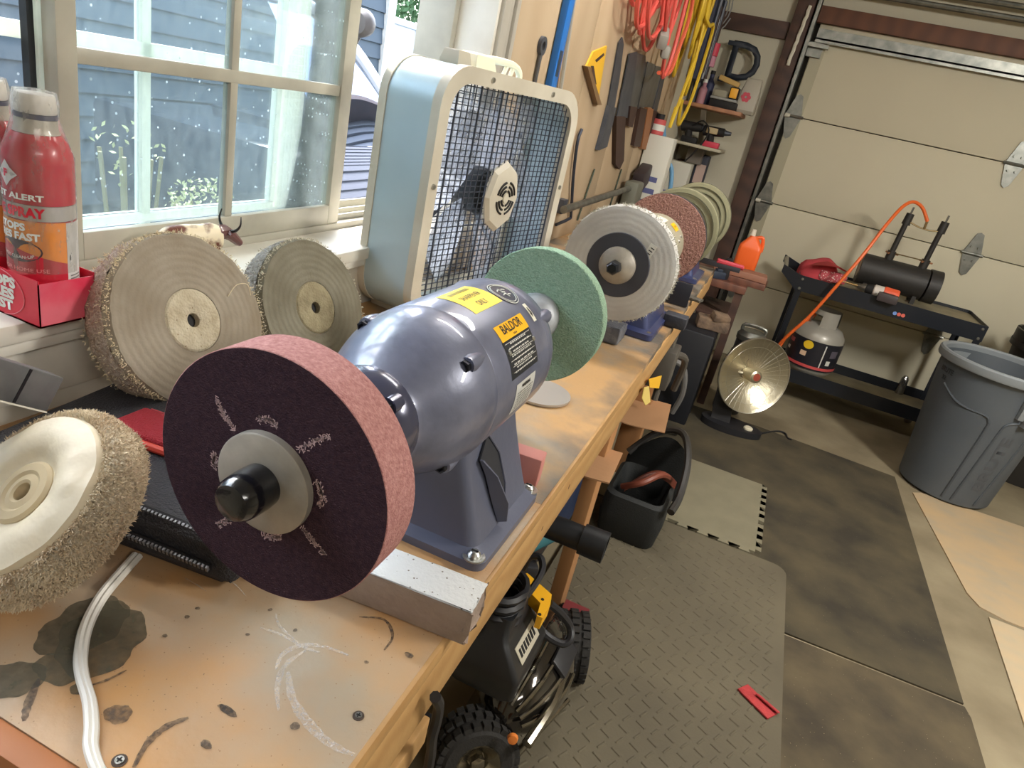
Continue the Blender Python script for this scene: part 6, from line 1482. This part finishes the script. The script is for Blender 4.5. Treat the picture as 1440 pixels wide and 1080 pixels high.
# black tube
p0 = at_z(770, 738, .52); p1 = at_z(852, 771, .52)
dv = (p1 - p0).normalized(); p0 = p0 - dv * .12
tb = thing('black_tube', 'black plastic tube sticking out from under the bench towards the floor mat', 'tube', p0 - Vector((0, 0, .04)))
L_ = (p1 - p0).length
MB().lathe([(0, 0), (.029, 0), (.029, L_ - .055)], (0, 0, .04), dv, 24).build('tube_body', mat('tube_black', (30, 32, 36), .45), tb)
MB().lathe([(.029, L_ - .058), (.035, L_ - .057), (.036, L_), (.028, L_), (.026, L_ - .03), (0, L_ - .03)], (0, 0, .04), dv, 24).build('end_sleeve', mat('tube_sleeve', (24, 26, 30), .5), tb)
# tool bag
bgx, bgy = -.125, 2.29
tb2 = thing('open_tool_bag', 'open black tool bag with brown leather inside on the mat beside the bench', 'bag', (bgx, bgy, .0185))
M_bgk = mat('bag_canvas', (36, 38, 38), .7, bump=(200, .2)); M_lea = mat('brown_leather', (124, 64, 48), .5)
MB().loft([ring(z, hx, -hy, hy, .04) for z, hx, hy in ((0, .10, .135), (.01, .105, .14), (.10, .115, .15), (.17, .108, .145), (.18, .095, .13), (.13, .085, .12), (.05, .075, .11))]).build('bag_body', M_bgk, tb2)
q = MB(); q.tube([(-.10, .16, .20), (-.02, .20, .30), (.07, .17, .345), (.12, .06, .30), (.135, -.06, .22), (.125, -.15, .19)], .014, 8, smooth=6)
q.build('zip_flap_edge', mat('bag_edge', (50, 48, 46), .45), tb2)
q = MB().grid(10, 6, lambda u, v: (-.10 + u * .23, .165 - u * .02 - v * .045, .19 + .13 * math.sin(u * 2.6) - v * (.10 + .12 * math.sin(u * 2.6)))); bmesh.ops.solidify(q.bm, geom=q.bm.faces[:], thickness=.008); q.build('lid_flap', M_bgk, tb2)
q = MB().grid(12, 5, lambda u, v: (-.05 + u * .16, -.10 + v * .07 + u * .14, .17 + .06 * math.sin(u * 3) + .02 * math.sin(v * 5))); bmesh.ops.solidify(q.bm, geom=q.bm.faces[:], thickness=.006); q.build('leather_piece', M_lea, tb2)
q = MB(); q.tube([(-.06, -.10, .19), (.0, -.12, .24), (.05, -.05, .26), (.08, .03, .22)], .012, 8, smooth=5); q.build('leather_strap', M_lea, tb2)
# toy truck with knobby tyres
tr_ = thing('toy_truck', 'black toy monster truck with knobby tyres under the bench edge', 'toy truck', (-.24, 1.25, 0))
M_tyre = mat('tyre_rubber', (40, 38, 36), .8, bump=(160, .2)); M_tchr = mat('truck_chrome', (160, 154, 140), .15, .95)
def tyre(x, y, r, wdt, ax):
    c = Vector((x + .24, y - 1.25, r)); ax = Vector(ax).normalized(); u0 = ax.orthogonal().normalized(); v0 = ax.cross(u0)
    q = MB().lathe([(r * .5, -wdt / 2), (r * .8, -wdt / 2), (r * .93, -wdt * .4), (r * .95, 0), (r * .93, wdt * .4), (r * .8, wdt / 2), (r * .5, wdt / 2), (r * .5, -wdt / 2)], c, ax, 36)
    ty = q.build('tyre', M_tyre, tr_)
    q = MB()
    for k in range(26):
        for s_ in (-1, 0, 1):
            an = (k + .5 * (s_ != 0)) / 26 * 2 * PI; d = u0 * math.cos(an) + v0 * math.sin(an); tdir = ax.cross(d)
            p = c + d * r * (.965 if s_ == 0 else .93) + ax * s_ * wdt * .34
            q.box(p, (wdt * .22, .016, .012), Matrix((ax, tdir, d)).transposed())
    stuff(q.build('tread_knobs', M_tyre, ty))
    q = MB().lathe([(0, wdt * .15), (r * .2, wdt * .18), (r * .35, wdt * .36), (r * .5, wdt * .5), (r * .54, wdt * .5), (r * .5, wdt * .2)], c, ax, 24).lathe([(0, wdt * .1), (.016, wdt * .1), (.016, wdt * .42), (.008, wdt * .45), (0, wdt * .45)], c, ax, 6); q.build('chrome_hub', M_tchr, ty)
tyre(-.215, 1.045, .092, .085, (.55, -.75, .25)); tyre(-.125, 1.475, .092, .085, (.9, .3, .1)); tyre(-.52, 1.02, .092, .085, (-1, 0, 0)); tyre(-.52, 1.44, .092, .085, (-1, 0, 0))
q = MB(); rg = []
for k in range(13):
    t_ = -1 + 2 * k / 12; rr_ = math.sqrt(max(.02, 1 - t_ * t_)); rg.append([(.055 + .105 * rr_ * math.cos(a), .015 + .185 * t_, .145 + (.115 if math.sin(a) > 0 else .04) * rr_ ** .7 * math.sin(a)) for a in [2 * PI * m_ / 24 for m_ in range(24)]])
q.loft(rg); q.build('body_shell', mat('truck_gloss', (58, 54, 50), .10, .75, coat=1), tr_)
for k in range(6):
    a = .35 + k * .33; q = MB(); q.tube([(.055 + .108 * math.sqrt(1 - t_ * t_) * math.cos(a), .015 + .187 * t_, .145 + .118 * (1 - t_ * t_) ** .35 * math.sin(a)) for t_ in (-.9, -.75, -.5, -.2, .1)], .0045, 6, smooth=4); q.build('body_ridge', M_tchr, tr_)
q = MB().box((.125, .02, .235), (.05, .10, .012), (0, .7, 0), .004); q.build('dark_window', M_blkp, tr_)
q = MB().tube([(.125, -.19, .17), (.14, -.08, .19), (.13, .06, .20)], .012, 8, smooth=4); q.build('side_bumper', M_tchr, tr_)
MB().lathe([(0, 0), (.012, 0), (.01, .008), (0, .01)], (.095, -.205, .185), (.3, -1, .3), 12).build('orange_lamp', mat('lamp_orange', (226, 130, 60), .3), tr_)
MB().bounds(-.2, .06, -.20, -.19, .08, .12).bounds(.04, .07, -.15, .15, .06, .16, .005).build('chassis', M_blkp, tr_)
MB().cyl((.02, -.17, .10), (.09, -.05, .17), .012, seg=10).cyl((.10, -.12, .03), (.16, .10, .04), .006, seg=6).build('shock_absorber', M_tchr, tr_)
# black shop vac-like tool above it
vc = thing('black_tool_case', 'black moulded tool with a printed plate above the toy truck', 'tool', (-.235, 1.085, .30))
q = MB().loft([ring(z, hx, -hy, hy, .012) for z, hx, hy in ((0, .06, .075), (.02, .075, .088), (.065, .078, .09), (.075, .074, .088), (.125, .036, .070), (.135, .030, .062), (.17, .028, .05))]); q.build('tool_body', mat('tool_black', (30, 31, 34), .4, coat=.2), vc)
for k in range(4): MB().tube([(-.01 + .036 * math.cos(t_), .05 * math.sin(t_), .14 + k * .022) for t_ in [j * .4 for j in range(16)]], .009, 6, closed=True).build('bellows_ring', M_blkp, vc)
sl = lambda u, v, d=.001: (.074 - .038 * v + d * .8, -.05 + u * .10, .0755 + .050 * v + d * .6)
pl_ = MB().hexa([sl(0, .15, 0), sl(1, .15, 0), sl(1, .75, 0), sl(0, .75, 0), sl(0, .15, .0016), sl(1, .15, .0016), sl(1, .75, .0016), sl(0, .75, .0016)]).build('name_plate', mat('plate_silver', (196, 190, 172), .4, .2), vc)
for k in range(7): MB().hexa([sl(.08 + k * .12, .32, .0016), sl(.16 + k * .12, .32, .0016), sl(.17 + k * .12, .6, .0016), sl(.09 + k * .12, .6, .0016), sl(.08 + k * .12, .32, .0022), sl(.16 + k * .12, .32, .0022), sl(.17 + k * .12, .6, .0022), sl(.09 + k * .12, .6, .0022)]).build('plate_print', M_blk, pl_)
# yellow bracket tool with black cable, teal tool, small battery
yt = thing('yellow_tool', 'yellow power tool handle with a looped black cable under the bench edge', 'power tool', (-.235, 1.28, .36))
M_yl = mat('tool_yellow', (242, 178, 32), .45)
pts = [at_z(u, v, .45) for u, v in ((730, 806), (742, 806), (776, 836), (774, 850), (763, 869), (755, 866), (760, 848), (735, 822))]
q = MB().prism([(p.x + .235, p.y - 1.28) for p in pts], lambda u, v, w_: (u, v, .09 - w_), .03); q.build('yellow_housing', M_yl, yt)
for u, v in ((763, 843), (759, 864)):
    p = at_z(u, v, .4505); MB().cyl((p.x + .235, p.y - 1.28, .088), (p.x + .235, p.y - 1.28, .0915), .0035, seg=10).build('screw_hole', M_dark, yt)
q = MB(); q.tube([Vector((p.x + .235, p.y - 1.28, p.z - .36)) for p in (at_z(736, 800, .47), at_z(745, 784, .50), at_z(759, 783, .51), at_z(763, 798, .50), at_z(756, 816, .49), at_z(738, 840, .47), at_z(722, 850, .44), at_z(712, 858, .42))], .0075, 8, smooth=6)
q.build('black_cable', M_blkp, yt)
q = MB(); q.tube([at_z(u, v, z) - Vector((-.235, 1.28, .36)) for u, v, z in ((772, 848, .44), (788, 862, .40), (801, 880, .36), (802, 898, .34), (790, 905, .33), (768, 893, .34), (750, 870, .37), (742, 845, .40))], .009, 8, smooth=6); q.build('cable_loop', M_blkp, yt)
q = MB().box((-.03, -.02, .06), (.07, .05, .05), (0, 0, .6), .01); q.build('black_body', M_blkp, yt)
tl_ = thing('teal_tool', 'teal cordless tool behind the yellow tool under the bench', 'power tool', (-.30, 1.46, .20))
q = MB().cyl((-.05, -.06, .14), (.04, .10, .16), .035, .028, 16, .005); q.cyl((-.03, -.02, .13), (.0, -.08, .0), .024, .028, 12); q.build('tool_body', mat('tool_teal', (52, 112, 122), .45), tl_)
MB().box((.01, -.10, .0), (.08, .06, .05), (0, 0, .5), .008).build('battery', M_blkp, tl_)
bt2 = thing('battery_pack', 'black battery pack with red marking hanging above the grey tread mat', 'battery', at_z(800, 866, .16) - Vector((0, 0, .16)))
q = MB().bounds(-.04, .05, -.05, .06, .0185, .13, .012).box((.0, .07, .10), (.08, .05, .06), (.5, 0, 0), .012); q.build('pack_body', mat('pack_black', (30, 28, 30), .45), bt2)
MB().bounds(-.03, .035, -.045, .03, .130, .1315).build('red_print', mat('pack_red', (160, 60, 60), .5), bt2)
MB().bounds(-.03, .04, .05, .09, .131, .136).build('red_edge', mat('pack_maroon', (110, 40, 44), .5), bt2)
bl2 = thing('blue_drum', 'dark blue drum in the shade under the bench behind the black tube', 'drum', (-.42, 2.06, .09)); MB().lathe([(0, 0), (.11, 0), (.115, .02), (.115, .40), (.10, .42), (0, .42)], seg=28).build('drum_body', mat('drum_blue', (44, 56, 84), .45), bl2); MB().lathe([(.1155, .39), (.12, .395), (.12, .41), (.1155, .415)], seg=28).build('drum_band', mat('drum_band', (120, 124, 130), .4, .5), bl2)
q = MB(); q.tube([at_x(u, v, -.14) for u, v in ((612, 980), (617, 992), (614, 1012), (608, 1035), (606, 1060), (600, 1090))], .0055, 8, smooth=6); tag(q.build('hanging_cable', M_blkp), 'black cable hanging over the lower front board at the near end', 'cable')
lvr = thing('grey_clamp', 'grey clamp and tools hanging under the bench edge near the yellow tags', 'clamp', (-.20, 2.25, .52)); q = MB().bounds(-.03, .05, -.02, .10, .06, .2, .006).cyl((.02, .04, .0), (.02, .04, .26), .012, seg=10); q.build('clamp_body', mat('clamp_grey', (110, 106, 100), .45, .5), lvr); MB().tube([(.03, .10, .16), (.07, .2, .12), (.06, .26, -.02)], .013, 8, smooth=4).build('clamp_arm', MATS['clamp_grey'], lvr)
tq = thing('black_plug', 'black adapter plug lying on the floor past the second cardboard flap', 'plug', at_z(925, 608, .0) + Vector((0, 0, .0065))); q = MB().bounds(-.04, .04, -.03, .03, 0, .035, .008).cyl((.04, 0, .018), (.09, .02, .012), .01, seg=8); q.build('plug_body', M_blkp, tq)
